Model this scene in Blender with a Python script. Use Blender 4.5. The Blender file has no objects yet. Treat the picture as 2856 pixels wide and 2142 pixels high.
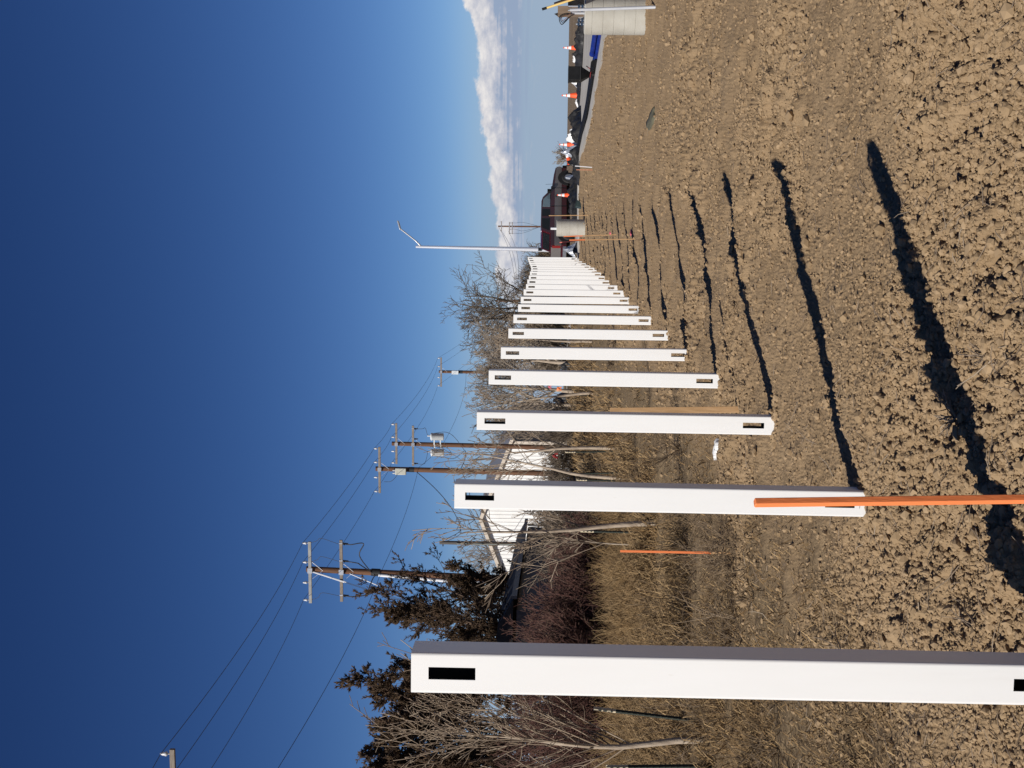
import bpy, math, random
import numpy as np
from mathutils import Vector, Matrix

SC = bpy.context.scene
COL = SC.collection
rng = np.random.default_rng(7)
random.seed(7)
R_ = math.radians

# ------------------------------------------------------------------ camera
FPX, EYE = 3512.0, 1.57            # focal length in photo pixels, eye height in metres
_p, _r = R_(1.45), 0.0135          # pitched up a little, rolled a little
FW = np.array([0, math.cos(_p), math.sin(_p)])
_U = np.array([0, -math.sin(_p), math.cos(_p)])
_Rt = np.array([1.0, 0, 0])
UP = _U * math.cos(_r) - _Rt * math.sin(_r)
RT = _Rt * math.cos(_r) + _U * math.sin(_r)
EYEP = np.array([0, 0, EYE])


def ray(px, py):
    return FW + RT * ((1071 - py) / FPX) + UP * ((1428 - px) / FPX)


def at(px, py, Y):
    d = ray(px, py)
    return EYEP + d * (Y / d[1])


def gnd(px, py, z=0.0):
    d = ray(px, py)
    return EYEP + d * ((z - EYE) / d[2])


cam = bpy.data.cameras.new('camera')
cam.sensor_fit = 'HORIZONTAL'
cam.sensor_width = 36.0
cam.lens = FPX / 2856 * 36
cam.clip_start, cam.clip_end = 0.05, 9000
co = bpy.data.objects.new('camera', cam)
COL.objects.link(co)
mx = Matrix.Identity(4)
for i in range(3):
    mx[i][0], mx[i][1], mx[i][2], mx[i][3] = -UP[i], RT[i], -FW[i], EYEP[i]   # the photograph lies on its side
co.matrix_world = mx
SC.camera = co

# ------------------------------------------------------------------ mesh helpers


def tag(o, label=None, cat=None, group=None, kind=None):
    if label: o['label'] = label
    if cat: o['category'] = cat
    if group: o['group'] = group
    if kind: o['kind'] = kind
    return o


class MB:
    def __init__(self):
        self.ch = []

    def add(self, V, F, m=0, smooth=False, v=None):
        V = np.asarray(V, float).reshape(-1, 3)
        F = np.asarray(F, np.int64)
        if F.ndim == 1: F = F[None]
        self.ch.append((V, F, m, smooth, v))
        return self

    def box(self, c, s, m=0, rot=None):
        x, y, z = (np.asarray(s, float) / 2)
        V = np.array([[-x, -y, -z], [x, -y, -z], [x, y, -z], [-x, y, -z], [-x, -y, z], [x, -y, z], [x, y, z], [-x, y, z]])
        if rot is not None: V = V @ np.array(rot).T
        F = [[3, 2, 1, 0], [4, 5, 6, 7], [0, 1, 5, 4], [1, 2, 6, 5], [2, 3, 7, 6], [3, 0, 4, 7]]
        return self.add(V + np.asarray(c, float), F, m)

    def bar(self, a, b, w, h, m=0, up=(0, 0, 1)):
        a, b = np.asarray(a, float), np.asarray(b, float)
        d = b - a
        L = np.linalg.norm(d)
        d = d / L
        s = np.cross(d, up)
        if np.linalg.norm(s) < 1e-3: s = np.cross(d, (0, 1, 0))
        s /= np.linalg.norm(s)
        u = np.cross(s, d)
        return self.box((a + b) / 2, (L, w, h), m, np.stack([d, s, u], 1))

    def tube(self, P, R, n=8, m=0, caps=True, smooth=True):
        P = np.asarray(P, float)
        K = len(P)
        R = np.full(K, R, float) if np.isscalar(R) else np.asarray(R, float)
        T = np.gradient(P, axis=0)
        T /= np.linalg.norm(T, axis=1)[:, None] + 1e-12
        ref = np.array([0, 0, 1.0]) if abs(T[0][2]) < .9 else np.array([1.0, 0, 0])
        V = []
        for i in range(K):
            s = np.cross(T[i], ref); s /= np.linalg.norm(s) + 1e-12
            u = np.cross(s, T[i])
            ref = u
            a = np.arange(n) * 2 * math.pi / n
            V.append(P[i] + R[i] * (np.cos(a)[:, None] * s + np.sin(a)[:, None] * u))
        V = np.concatenate(V)
        i = np.arange(K - 1)[:, None] * n
        j = np.arange(n)[None]
        q = np.stack([i + j, i + (j + 1) % n, i + n + (j + 1) % n, i + n + j], -1).reshape(-1, 4)
        off = V
        self.add(off, q[:, ::-1], m, smooth)
        if caps:
            self.add(V[:n], np.arange(n)[None], m)
            self.add(V[-n:], np.arange(n)[::-1][None], m)
        return self

    def lathe(self, prof, n=24, c=(0, 0, 0), m=0, smooth=True, rot=None, caps=True):
        prof = np.asarray(prof, float)
        a = np.arange(n) * 2 * math.pi / n
        V = np.stack([prof[:, 0:1] * np.cos(a), prof[:, 0:1] * np.sin(a), np.repeat(prof[:, 1:2], n, 1)], -1).reshape(-1, 3)
        if rot is not None: V = V @ np.array(rot).T
        V = V + np.asarray(c, float)
        K = len(prof)
        i = np.arange(K - 1)[:, None] * n
        j = np.arange(n)[None]
        q = np.stack([i + j, i + (j + 1) % n, i + n + (j + 1) % n, i + n + j], -1).reshape(-1, 4)
        self.add(V, q, m, smooth)
        if caps:
            self.add(V[:n], np.arange(n)[::-1][None], m)
            self.add(V[-n:], np.arange(n)[None], m)
        return self

    def prism(self, poly, y0, y1, m=0):
        """polygon in x,z (counter-clockwise seen from -y) extruded from y0 to y1"""
        poly = np.asarray(poly, float)
        n = len(poly)
        A = np.stack([poly[:, 0], np.full(n, y0), poly[:, 1]], 1)
        B = A.copy(); B[:, 1] = y1
        self.add(A, np.arange(n)[None], m)
        self.add(B, np.arange(n)[::-1][None], m)
        j = np.arange(n)
        self.add(np.concatenate([A, B]), np.stack([(j + 1) % n, j, n + j, n + (j + 1) % n], 1), m)
        return self

    def build(self, name, mats, parent=None, origin=None, attrs=None):
        V = np.concatenate([c[0] for c in self.ch])
        if origin is not None: V = V - np.asarray(origin, float)
        me = bpy.data.meshes.new(name)
        me.vertices.add(len(V))
        me.vertices.foreach_set('co', V.astype(np.float32).ravel())
        idx, start, mi, sm = [], [], [], []
        off, ls = 0, 0
        for Vc, F, m, s, _ in self.ch:
            k = F.shape[1]
            idx.append((F + off).ravel())
            start.append(ls + np.arange(len(F)) * k)
            mi.append(np.full(len(F), m)); sm.append(np.full(len(F), s))
            off += len(Vc); ls += F.size
        idx = np.concatenate(idx)
        start = np.concatenate(start)
        me.loops.add(len(idx)); me.polygons.add(len(start))
        me.loops.foreach_set('vertex_index', idx.astype(np.int32))
        me.polygons.foreach_set('loop_start', start.astype(np.int32))
        me.polygons.foreach_set('material_index', np.concatenate(mi).astype(np.int32))
        me.polygons.foreach_set('use_smooth', np.concatenate(sm).astype(bool))
        if any(c[4] is not None for c in self.ch):
            at_ = me.attributes.new('v', 'FLOAT', 'POINT')
            at_.data.foreach_set('value', np.concatenate([(np.zeros(len(c[0])) if c[4] is None else np.broadcast_to(c[4], len(c[0]))) for c in self.ch]).astype(np.float32))
        for an, av in (attrs or {}).items():
            at_ = me.attributes.new(an, 'FLOAT', 'POINT')
            at_.data.foreach_set('value', av.astype(np.float32))
        me.update(calc_edges=True)
        if len(V) < 60000: me.validate()
        for mm in (mats if isinstance(mats, (list, tuple)) else [mats]): me.materials.append(mm)
        o = bpy.data.objects.new(name, me)
        COL.objects.link(o)
        if origin is not None: o.location = [float(t) for t in origin]
        if parent is not None: o.parent = parent
        return o


def thing(name, label, cat, loc=(0, 0, 0), rz=0.0, group=None):
    o = bpy.data.objects.new(name, None)
    o.empty_display_size = .2
    COL.objects.link(o)
    o.location = [float(t) for t in loc]
    o.rotation_euler = (0, 0, rz)
    return tag(o, label, cat, group)


def copy_tree(o, parent=None):
    c = o.copy(); COL.objects.link(c)
    if parent is not None: c.parent = parent
    for ch in list(o.children): copy_tree(ch, c)
    return c


def bevel(o, w=.01, seg=2):
    m = o.modifiers.new('bevel', 'BEVEL'); m.width = w; m.segments = seg; m.limit_method = 'ANGLE'; m.angle_limit = R_(40)
    return o


def tubes(mb, P, R, n=3, m=0, v=None, smooth=True):
    """many tubes at once: P [N,K,3], R [N,K]"""
    N, K, _ = P.shape
    T = np.gradient(P, axis=1)
    T /= np.linalg.norm(T, axis=2)[..., None] + 1e-12
    ov = P[:, -1] - P[:, 0]
    ref = np.where(np.abs(ov[:, 2:3]) > .7 * np.linalg.norm(ov, axis=1)[:, None], [[1.0, 0.1, 0]], [[0, 0.05, 1.0]])
    s = np.cross(T, ref[:, None]); s /= np.linalg.norm(s, axis=2)[..., None] + 1e-12
    u = np.cross(s, T)
    a = np.arange(n) * 2 * math.pi / n
    V = P[:, :, None] + R[:, :, None, None] * (np.cos(a)[:, None] * s[:, :, None] + np.sin(a)[:, None] * u[:, :, None])
    i = (np.arange(N) * K * n)[:, None, None] + (np.arange(K - 1) * n)[None, :, None]
    j = np.arange(n)[None, None]
    q = np.stack([i + j, i + n + j, i + n + (j + 1) % n, i + (j + 1) % n], -1).reshape(-1, 4)
    vv = None if v is None else np.repeat(v, K * n)
    mb.add(V.reshape(-1, 3), q, m, smooth, vv)


def unit(v):
    return v / (np.linalg.norm(v, axis=-1)[..., None] + 1e-12)


def curve_pts(start, d, L, K, up=0.0, jit=0.0, rg=rng):
    """N polylines from start along d of length L bending upward by 'up' with jitter"""
    N = len(start)
    P = np.empty((N, K, 3)); P[:, 0] = start
    dd = unit(d)
    for k in range(1, K):
        dd = unit(dd + np.array([0, 0, up / (K - 1)]) + rg.normal(0, jit, (N, 3)))
        P[:, k] = P[:, k - 1] + dd * (L / (K - 1))[:, None]
    return P


def sprout(P, Rad, n, t0, t1, ang, lr, rr, K, up, jit, rg, basel=None, taper=.35, shrink=.6):
    """n children on each parent polyline between parameters t0..t1"""
    N, Kp, _ = P.shape
    t = t0 + (t1 - t0) * rg.random((N, n)) ** .9
    f = t * (Kp - 1); i = np.minimum(f.astype(int), Kp - 2); w = (f - i)[..., None]
    ii = np.arange(N)[:, None]
    st = P[ii, i] * (1 - w) + P[ii, i + 1] * w
    tan = unit(P[ii, i + 1] - P[ii, i])
    rad = Rad[ii, i] * (1 - w[..., 0]) + Rad[ii, i + 1] * w[..., 0]
    rnd = rg.normal(0, 1, (N, n, 3))
    side = unit(rnd - tan * (rnd * tan).sum(-1)[..., None])
    a = ang * (1 + rg.normal(0, .22, (N, n)))[..., None]
    d = tan * np.cos(a) + side * np.sin(a)
    plen = np.linalg.norm(np.diff(P, axis=1), axis=2).sum(1)[:, None]
    L = plen * lr * (1 - shrink * (t - t0) / max(1e-6, t1 - t0)) * (.65 + .7 * rg.random((N, n)))
    st, d, L, rad = st.reshape(-1, 3), d.reshape(-1, 3), L.ravel(), (rad * rr).ravel()
    Q = curve_pts(st, d, L, K, up, jit, rg)
    RR = rad[:, None] * np.linspace(1, taper, K)[None]
    return Q, RR


# ------------------------------------------------------------------ noise


def _h(ix, iy, s):
    h = (ix.astype(np.int64) * 374761393 + iy.astype(np.int64) * 668265263 + s * 974634391) & 0xFFFFFFFF
    h = ((h ^ (h >> 13)) * 1274126177) & 0xFFFFFFFF
    h = h ^ (h >> 16)
    return (h & 0xFFFFFF) / float(0x1000000)


def vnoise(x, y, s=0):
    ix, iy = np.floor(x), np.floor(y)
    fx, fy = x - ix, y - iy
    fx = fx * fx * fx * (fx * (fx * 6 - 15) + 10); fy = fy * fy * fy * (fy * (fy * 6 - 15) + 10)
    a, b, c, d = _h(ix, iy, s), _h(ix + 1, iy, s), _h(ix, iy + 1, s), _h(ix + 1, iy + 1, s)
    return (a * (1 - fx) + b * fx) * (1 - fy) + (c * (1 - fx) + d * fx) * fy - .5


def fbm(x, y, o=4, s=0):
    t, a = 0, 1.0
    for k in range(o):
        t = t + a * vnoise(x * 2 ** k + 17 * k, y * 2 ** k - 9 * k, s + k); a *= .5
    return t


def lumps(x, y, cell, s, p=.5):
    """half-buried rounded lumps of random size, height 0..1"""
    u, v = x / cell, y / cell
    ix, iy = np.floor(u), np.floor(v)
    best = np.zeros_like(x)
    for dx in (-1, 0, 1):
        for dy in (-1, 0, 1):
            cx, cy = ix + dx, iy + dy
            r1, r2, r3, r4 = _h(cx, cy, s), _h(cx, cy, s + 1), _h(cx, cy, s + 2), _h(cx, cy, s + 3)
            rad = .28 + .34 * r3
            ex = (u - cx - r1); ey = (v - cy - r2)
            e = (ex * (.8 + .5 * r4)) ** 2 + (ey * (1.3 - .5 * r4)) ** 2
            k = np.sqrt(np.clip(1 - e / rad ** 2, 0, 1)) * rad * 1.7 * (r3 > 1 - p)
            best = np.maximum(best, k)
    return best


def sstep(a, b, t):
    t = np.clip((t - a) / (b - a), 0, 1)
    return t * t * (3 - 2 * t)


def hbase(x, y):
    x = np.asarray(x, float); y = np.asarray(y, float)
    r = np.hypot(x, y)
    z = -.0155 * np.maximum(0, r - 88)
    far = .28 * sstep(36, 50, y) * sstep(1, 4.5, x) * (1 - sstep(57, 64, y))
    side = .13 * sstep(4, 9, x) * sstep(12, 25, y) * (1 - sstep(57, 64, y))
    return z + np.maximum(far, side)


def hz(x, y):
    return float(hbase(x, y))


# ------------------------------------------------------------------ materials


def new_mat(name):
    m = bpy.data.materials.new(name); m.use_nodes = True
    nt = m.node_tree
    return m, nt, nt.nodes['Principled BSDF']


def ramp(nt, fac, stops):
    n = nt.nodes.new('ShaderNodeValToRGB')
    e = n.color_ramp.elements
    while len(e) < len(stops): e.new(.5)
    for q, (p, c) in zip(e, stops):
        q.position = p; q.color = (*c, 1) if len(c) == 3 else c
    nt.links.new(fac, n.inputs[0])
    return n.outputs[0]


def noise(nt, scale, detail=5, vec=None, rough=.55):
    n = nt.nodes.new('ShaderNodeTexNoise'); n.inputs['Scale'].default_value = scale
    n.inputs['Detail'].default_value = detail; n.inputs['Roughness'].default_value = rough
    if vec is not None: nt.links.new(vec, n.inputs['Vector'])
    return n.outputs['Fac']


def coords(nt, scale=(1, 1, 1), kind='Object'):
    t = nt.nodes.new('ShaderNodeTexCoord'); mp = nt.nodes.new('ShaderNodeMapping')
    mp.inputs['Scale'].default_value = scale
    nt.links.new(t.outputs[kind], mp.inputs['Vector'])
    return mp.outputs[0]


def mix(nt, fac, a, b):
    n = nt.nodes.new('ShaderNodeMix'); n.data_type = 'RGBA'
    if hasattr(fac, 'links') or isinstance(fac, bpy.types.NodeSocket): nt.links.new(fac, n.inputs[0])
    else: n.inputs[0].default_value = fac
    for k, q in ((6, a), (7, b)):
        if isinstance(q, bpy.types.NodeSocket): nt.links.new(q, n.inputs[k])
        else: n.inputs[k].default_value = (*q, 1)
    return n.outputs[2]


def M(name, c, c2=None, scale=4.0, rough=.7, metal=0.0, bump=0.0, bscale=40.0, stretch=(1, 1, 1), lo=.35, hi=.65, coat=0.0, spec=.5):
    m, nt, b = new_mat(name)
    b.inputs['Roughness'].default_value = rough; b.inputs['Metallic'].default_value = metal
    b.inputs['Coat Weight'].default_value = coat; b.inputs['Specular IOR Level'].default_value = spec
    vec = coords(nt, stretch)
    if c2 is None: c2 = tuple(t * .8 for t in c)
    col = ramp(nt, noise(nt, scale, 6, vec), [(lo, c), (hi, c2)])
    nt.links.new(col, b.inputs['Base Color'])
    if bump:
        bp = nt.nodes.new('ShaderNodeBump'); bp.inputs['Strength'].default_value = bump; bp.inputs['Distance'].default_value = .02
        nt.links.new(noise(nt, bscale, 6, vec), bp.inputs['Height']); nt.links.new(bp.outputs[0], b.inputs['Normal'])
    return m


def MV(name, cols, rough=.85, spec=.3, trans=0.0):
    """material coloured per element by the vertex attribute v"""
    m, nt, b = new_mat(name)
    b.inputs['Roughness'].default_value = rough; b.inputs['Specular IOR Level'].default_value = spec
    a = nt.nodes.new('ShaderNodeAttribute'); a.attribute_name = 'v'
    n = len(cols)
    nt.links.new(ramp(nt, a.outputs['Fac'], [(i / (n - 1), c) for i, c in enumerate(cols)]), b.inputs['Base Color'])
    return m


m_vinyl, nt, b = new_mat('white_vinyl')
vec = coords(nt, (1, 1, .12))
c1 = ramp(nt, noise(nt, 9, 7, vec), [(.3, (.775, .78, .775)), (.62, (.75, .752, .742)), (.8, (.685, .682, .668))])
vec2 = coords(nt, (6, 6, 1.1))
g = ramp(nt, noise(nt, 5, 9, vec2, .7), [(.66, (0, 0, 0)), (.74, (1, 1, 1))])
c1 = mix(nt, g, c1, (.66, .64, .6))
oi = nt.nodes.new('ShaderNodeObjectInfo')
tx = nt.nodes.new('ShaderNodeTexCoord'); ad = nt.nodes.new('ShaderNodeVectorMath'); ad.operation = 'MULTIPLY_ADD'
ad.inputs[1].default_value = (30, 30, 9); cmb = nt.nodes.new('ShaderNodeCombineXYZ')
mm_ = nt.nodes.new('ShaderNodeMath'); mm_.operation = 'MULTIPLY'; mm_.inputs[1].default_value = 50
nt.links.new(oi.outputs['Random'], mm_.inputs[0]); nt.links.new(mm_.outputs[0], cmb.inputs[0]); nt.links.new(mm_.outputs[0], cmb.inputs[2])
nt.links.new(tx.outputs['Object'], ad.inputs[0]); nt.links.new(cmb.outputs[0], ad.inputs[2])
scf = ramp(nt, noise(nt, 1.0, 10, ad.outputs[0], .75), [(.745, (0, 0, 0)), (.775, (.6, .6, .6))])
c1 = mix(nt, scf, c1, (.42, .38, .33))
nt.links.new(c1, b.inputs['Base Color']); b.inputs['Roughness'].default_value = .42
m_dark_in = M('dark_core', (.010, .014, .013), (.016, .020, .018), 8, .6)  # near-black greenish colour for the inner faces of the hollow posts
m_orange = M('orange_paint', (.88, .25, .08), (.78, .205, .065), 6, .55, bump=.15, bscale=60, stretch=(1, 1, .2))
m_pine = M('bare_pine', (.52, .33, .17), (.40, .24, .11), 12, .7, stretch=(4, 4, .5))
m_concrete = M('concrete', (.43, .42, .375), (.36, .345, .30), 3, .85, bump=.25, bscale=60)
m_conc2 = M('pale_concrete', (.42, .40, .37), (.34, .325, .30), 1.2, .85, bump=.2, bscale=30)
m_galv = M('galvanised_steel', (.62, .63, .65), (.5, .51, .53), 6, .38, .75)
m_alu = M('brushed_aluminium', (.86, .87, .9), (.76, .77, .8), 5, .33, .55, stretch=(1, 1, .1))
m_pvc = M('grey_pvc', (.45, .46, .48), (.38, .39, .41), 4, .45)
m_white_pvc = M('pale_plastic', (.76, .77, .79), (.66, .67, .69), 3, .4)
m_black = M('black_plastic', (.006, .006, .006), (.012, .012, .012), 6, .55, spec=.25)
m_blackmat = M('black_rubber', (.012, .012, .012), (.02, .02, .02), 9, .75)
m_film_b = M('black_plastic_film', (.012, .012, .013), (.035, .035, .036), 5, .42, bump=.5, bscale=18, spec=.35)
m_film_w = M('white_plastic_film', (.74, .74, .73), (.55, .56, .58), 3, .35, bump=.35, bscale=14)
m_film_s = M('silver_wrap', (.52, .55, .6), (.34, .37, .42), 5, .22, .25, bump=.6, bscale=16)
m_blue = M('blue_pvc', (.008, .03, .26), (.007, .02, .17), 3, .45)
m_cone = M('cone_orange', (.90, .115, .03), (.78, .09, .025), 6, .5)
m_cone_w = M('cone_reflective_white', (.82, .80, .80), (.72, .68, .68), 8, .4)
m_wood_pole = M('creosoted_pole_wood', (.165, .078, .038), (.085, .04, .022), 3, .85, bump=.4, bscale=14, stretch=(5, 5, .25))
m_wood_arm = M('weathered_crossarm_wood', (.24, .205, .17), (.17, .14, .115), 5, .85, stretch=(1, 5, 5))
m_porc = M('porcelain', (.55, .56, .58), (.4, .41, .43), 9, .25)
m_dins = M('dark_insulator', (.02, .022, .025), (.04, .04, .045), 9, .3)
m_wire = M('aluminium_wire', (.045, .05, .06), (.03, .033, .04), 9, .6)
m_cable = M('black_cable', (.012, .013, .016), (.02, .02, .022), 9, .5)
m_trafo = M('transformer_grey', (.68, .72, .74), (.58, .62, .64), 3, .4)
m_steel_w = M('white_ribbed_steel', (.80, .80, .79), (.72, .72, .70), .6, .5)
m_trim = M('tan_trim', (.55, .48, .40), (.47, .41, .34), 2, .6)
m_roof = M('dark_shingles', (.022, .02, .02), (.038, .034, .033), 6, .9)
m_taupe = M('taupe_siding', (.105, .088, .082), (.085, .07, .066), 3, .8, stretch=(.5, .5, 6))
m_fascia = M('grey_gutter', (.11, .097, .088), (.085, .075, .068), 3, .6)
m_bark_pale = M('pale_bark', (.46, .38, .29), (.25, .195, .145), 9, .9, bump=.5, bscale=24, stretch=(2, 2, .6), lo=.3, hi=.7)
m_bark_twig = MV('pale_twig_bark', [(.22, .163, .115), (.34, .265, .19), (.15, .108, .078), (.40, .325, .24)])
m_bark_grey = MV('grey_twig_bark', [(.25, .205, .16), (.36, .30, .235), (.17, .138, .108)])
m_bark_dark = MV('dark_twig_bark', [(.12, .094, .07), (.19, .152, .115), (.08, .062, .047)])
m_red_twig = MV('red_twig_bark', [(.10, .046, .038), (.145, .072, .056), (.06, .03, .026), (.18, .115, .082)])
m_brush = MV('tan_brush', [(.24, .185, .12), (.17, .125, .08), (.30, .235, .155)])
m_jun_trunk = M('juniper_bark', (.12, .08, .055), (.07, .045, .032), 6, .9, bump=.5, bscale=20, stretch=(3, 3, .4))
m_jun = MV('winter_juniper_foliage', [(.058, .037, .024), (.092, .057, .036), (.042, .031, .019), (.12, .078, .046)], .9, .2)
m_jun_g = MV('dull_green_foliage', [(.035, .04, .022), (.06, .055, .03), (.075, .06, .035)], .9, .2)
m_grass = MV('dry_grass_blades', [(.29, .188, .088), (.19, .118, .054), (.36, .25, .13), (.125, .08, .041), (.255, .173, .09)], .9, .2)
m_clod = MV('dry_soil_clods', [(.315, .223, .131), (.275, .193, .111), (.345, .248, .15), (.29, .205, .12)], .95, .1)
m_maroon = M('maroon_paint', (.058, .005, .008), (.045, .004, .006), 2, .3, coat=.6)
m_pewter = M('pewter_paint', (.20, .175, .16), (.17, .15, .138), 2, .35, .3, coat=.5)
m_glass = M('dark_car_glass', (.012, .014, .015), (.008, .009, .01), 2, .12, spec=.3)
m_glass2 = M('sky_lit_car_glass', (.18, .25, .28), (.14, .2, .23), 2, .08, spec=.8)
m_chrome = M('wheel_steel', (.55, .55, .56), (.4, .4, .41), 4, .3, .8)
m_red = M('red_plastic', (.24, .014, .012), (.18, .012, .01), 5, .4)
m_yellow = M('yellow_handle', (.80, .62, .24), (.70, .50, .17), 5, .5, stretch=(1, 1, .2))
m_pink = M('pink_tape', (.70, .13, .18), (.55, .12, .15), 6, .6)
m_tgreen = M('green_steel_post', (.022, .03, .022), (.035, .042, .03), 12, .6)
m_cream = M('cream_paint', (.66, .58, .42), (.55, .47, .33), 12, .6)
m_crate = M('weathered_plywood', (.23, .165, .11), (.15, .105, .07), 2.5, .85, stretch=(6, 6, .5))
# ------------------------------------------------------------------ sky and sun
EL, AZ = R_(32.4), R_(221)
W = bpy.data.worlds.new('World'); SC.world = W; W.use_nodes = True
nt = W.node_tree; bg = nt.nodes['Background']
STR = 0.055
bg.inputs['Strength'].default_value = STR
sky = nt.nodes.new('ShaderNodeTexSky'); sky.sky_type = 'NISHITA'; sky.sun_disc = False
sky.sun_elevation = EL; sky.sun_rotation = AZ
sky.altitude = 2500; sky.air_density = .8; sky.dust_density = .1; sky.ozone_density = 6


def mth(op, a, b=None, c=None, clamp=False):
    n = nt.nodes.new('ShaderNodeMath'); n.operation = op; n.use_clamp = clamp
    for k, q in enumerate((a, b, c)):
        if q is None: continue
        if isinstance(q, bpy.types.NodeSocket): nt.links.new(q, n.inputs[k])
        else: n.inputs[k].default_value = q
    return n.outputs[0]


def mrange(x, a, b, c=0.0, d=1.0, smooth=True):
    n = nt.nodes.new('ShaderNodeMapRange'); n.interpolation_type = 'SMOOTHSTEP' if smooth else 'LINEAR'
    nt.links.new(x, n.inputs[0])
    for k, q in enumerate((a, b, c, d)):
        if isinstance(q, bpy.types.NodeSocket): nt.links.new(q, n.inputs[k + 1])
        else: n.inputs[k + 1].default_value = q
    return n.outputs[0]


tc = nt.nodes.new('ShaderNodeTexCoord')
sx = nt.nodes.new('ShaderNodeSeparateXYZ'); nt.links.new(tc.outputs['Generated'], sx.inputs[0])
el = mth('ARCSINE', sx.outputs[2])
az = mth('ARCTAN2', sx.outputs[0], sx.outputs[1])
cv = nt.nodes.new('ShaderNodeCombineXYZ')
nt.links.new(mth('MULTIPLY', az, 1.0), cv.inputs[0]); nt.links.new(mth('MULTIPLY', el, 1.0), cv.inputs[1])


def wn(sx_, sy_, detail=8, rough=.6, off=0.0):
    mp = nt.nodes.new('ShaderNodeMapping'); mp.inputs['Scale'].default_value = (sx_, sy_, 1); mp.inputs['Location'].default_value = (off, off * .7, 0)
    nt.links.new(cv.outputs[0], mp.inputs[0])
    return noise(nt, 1.0, detail, mp.outputs[0], rough)


# a low bank of cumulus over the horizon, its top rising towards the right and dying out to the left
top = mth('ADD', .0355, mth('MULTIPLY', mth('POWER', mth('MAXIMUM', mth('DIVIDE', mth('SUBTRACT', az, .06), .235), 0.0), 1.45), .030))
top = mth('ADD', top, mth('MULTIPLY', mth('SUBTRACT', wn(17, 7, 3, .5, 3.3), .5), .022))
top = mth('ADD', top, mth('MULTIPLY', mth('SUBTRACT', wn(62, 85, 7, .64, 1.7), .5), .0145))
rel = mth('SUBTRACT', top, el)                       # >0 inside the bank
body = mrange(rel, -.0004, .0030)
under = mrange(el, .015, .025)
streak = mth('MULTIPLY', mrange(wn(7, 330, 6, .6, 9.0), .42, .60), mrange(el, .010, .020))
den = mth('MAXIMUM', under, mth('MULTIPLY', streak, .75))
fade = mth('MULTIPLY', mrange(az, .02, .10), mrange(az, 1.1, .5))
den = mth('MULTIPLY', mth('MULTIPLY', body, den), fade)
lit = mth('MULTIPLY', mrange(rel, .034, .004), 1.0)
puff = wn(70, 120, 8, .62, 5.5)
shade = mth('ADD', mth('MULTIPLY', lit, .74), mth('MULTIPLY', mth('SUBTRACT', puff, .5), 1.7))
band = mth('MULTIPLY', mrange(wn(5, 420, 3, .5, 21.0), .45, .62), mrange(rel, .016, .024))
shade = mth('SUBTRACT', shade, mth('MULTIPLY', band, .5), clamp=True)
ccol = ramp(nt, shade, [(0.0, (5.4, 6.9, 9.6)), (.45, (9.2, 9.6, 11.1)), (.95, (15, 14.5, 14.3))])
# thin wisps lower down
wisp = mth('MULTIPLY', mrange(wn(26, 150, 7, .65, 31.0), .55, .78), mth('MULTIPLY', mrange(el, .002, .010), mrange(el, .034, .018)))
wisp = mth('MULTIPLY', wisp, mth('MULTIPLY', fade, .8))
hz_t = mth('MULTIPLY', mrange(el, .085, .012), .95)
sp = nt.nodes.new('ShaderNodeSeparateColor'); nt.links.new(sky.outputs[0], sp.inputs[0])
cc = nt.nodes.new('ShaderNodeCombineColor')
for k, (g_, a_) in enumerate(((1.60, .663), (1.42, .615), (1.22, .77))):      # clear dry mountain air: deeper blue aloft
    nt.links.new(mth('MINIMUM', mth('MULTIPLY', mth('POWER', sp.outputs[k], g_), a_), 14.0), cc.inputs[k])
c0 = mix(nt, hz_t, cc.outputs[0], (5.5, 7.4, 9.9))
c0 = mix(nt, wisp, c0, (8.5, 9.0, 10.2))
c0 = mix(nt, den, c0, ccol)
nt.links.new(c0, bg.inputs['Color'])

sl = bpy.data.lights.new('sun', 'SUN'); sl.energy = 5.0; sl.angle = R_(.53); sl.color = (1, .945, .87)
so = bpy.data.objects.new('sun', sl); COL.objects.link(so)
sd = Vector((math.sin(AZ) * math.cos(EL), math.cos(AZ) * math.cos(EL), math.sin(EL)))
so.rotation_euler = sd.to_track_quat('Z', 'Y').to_euler()
so.location = (-20, -25, 30)
SC.view_settings.view_transform = 'Standard'; SC.view_settings.look = 'None'
SC.view_settings.exposure = 0; SC.view_settings.gamma = 1
SC.cycles.max_bounces = 6; SC.cycles.diffuse_bounces = 3; SC.cycles.glossy_bounces = 3

# ------------------------------------------------------------------ fence row layout
tops = [(1146.5, 1872), (1267.5, 1379), (1329.7, 1173.5), (1363, 1053), (1397, 982.5), (1418, 929), (1432, 888.7), (1445, 858.7),
        (1452.5, 834.5), (1460.5, 815), (1467, 800), (1470.6, 785.7), (1475, 773.4), (1478, 763.5), (1481, 756), (1481.7, 749.5), (1480.5, 743),
        (1478.5, 736.8), (1476, 731.5), (1474, 726.3), (1472, 720.3)]
PH = 2.02
posts = []
for k, (px, py) in enumerate(tops):
    D = 3.77 + 2.42 * k + (.05 if k == 0 else 0)
    P = at(px, py, D)
    posts.append((P[0], D + .06, P[2] - PH))
pxs = np.array([q[0] for q in posts]); pys = np.array([q[1] for q in posts]); pzs = np.array([q[2] for q in posts])
_hb0 = hbase


def hbase(x, y):
    z = _hb0(x, y)
    # the ground follows the measured feet of the posts near the row
    xr = np.interp(y, pys, pxs); dz = np.interp(y, pys, pzs - _hb0(pxs, pys))
    w = np.exp(-((np.asarray(x) - xr) / 2.2) ** 2) * sstep(0, 3, y) * (1 - sstep(53, 58, y))
    return z + w * dz


def rowx(y):
    return np.interp(y, [-10, 3.77, 52.2, 200], [pxs[0] - 1.7, pxs[0], pxs[-1], pxs[-1] + 15])


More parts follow.
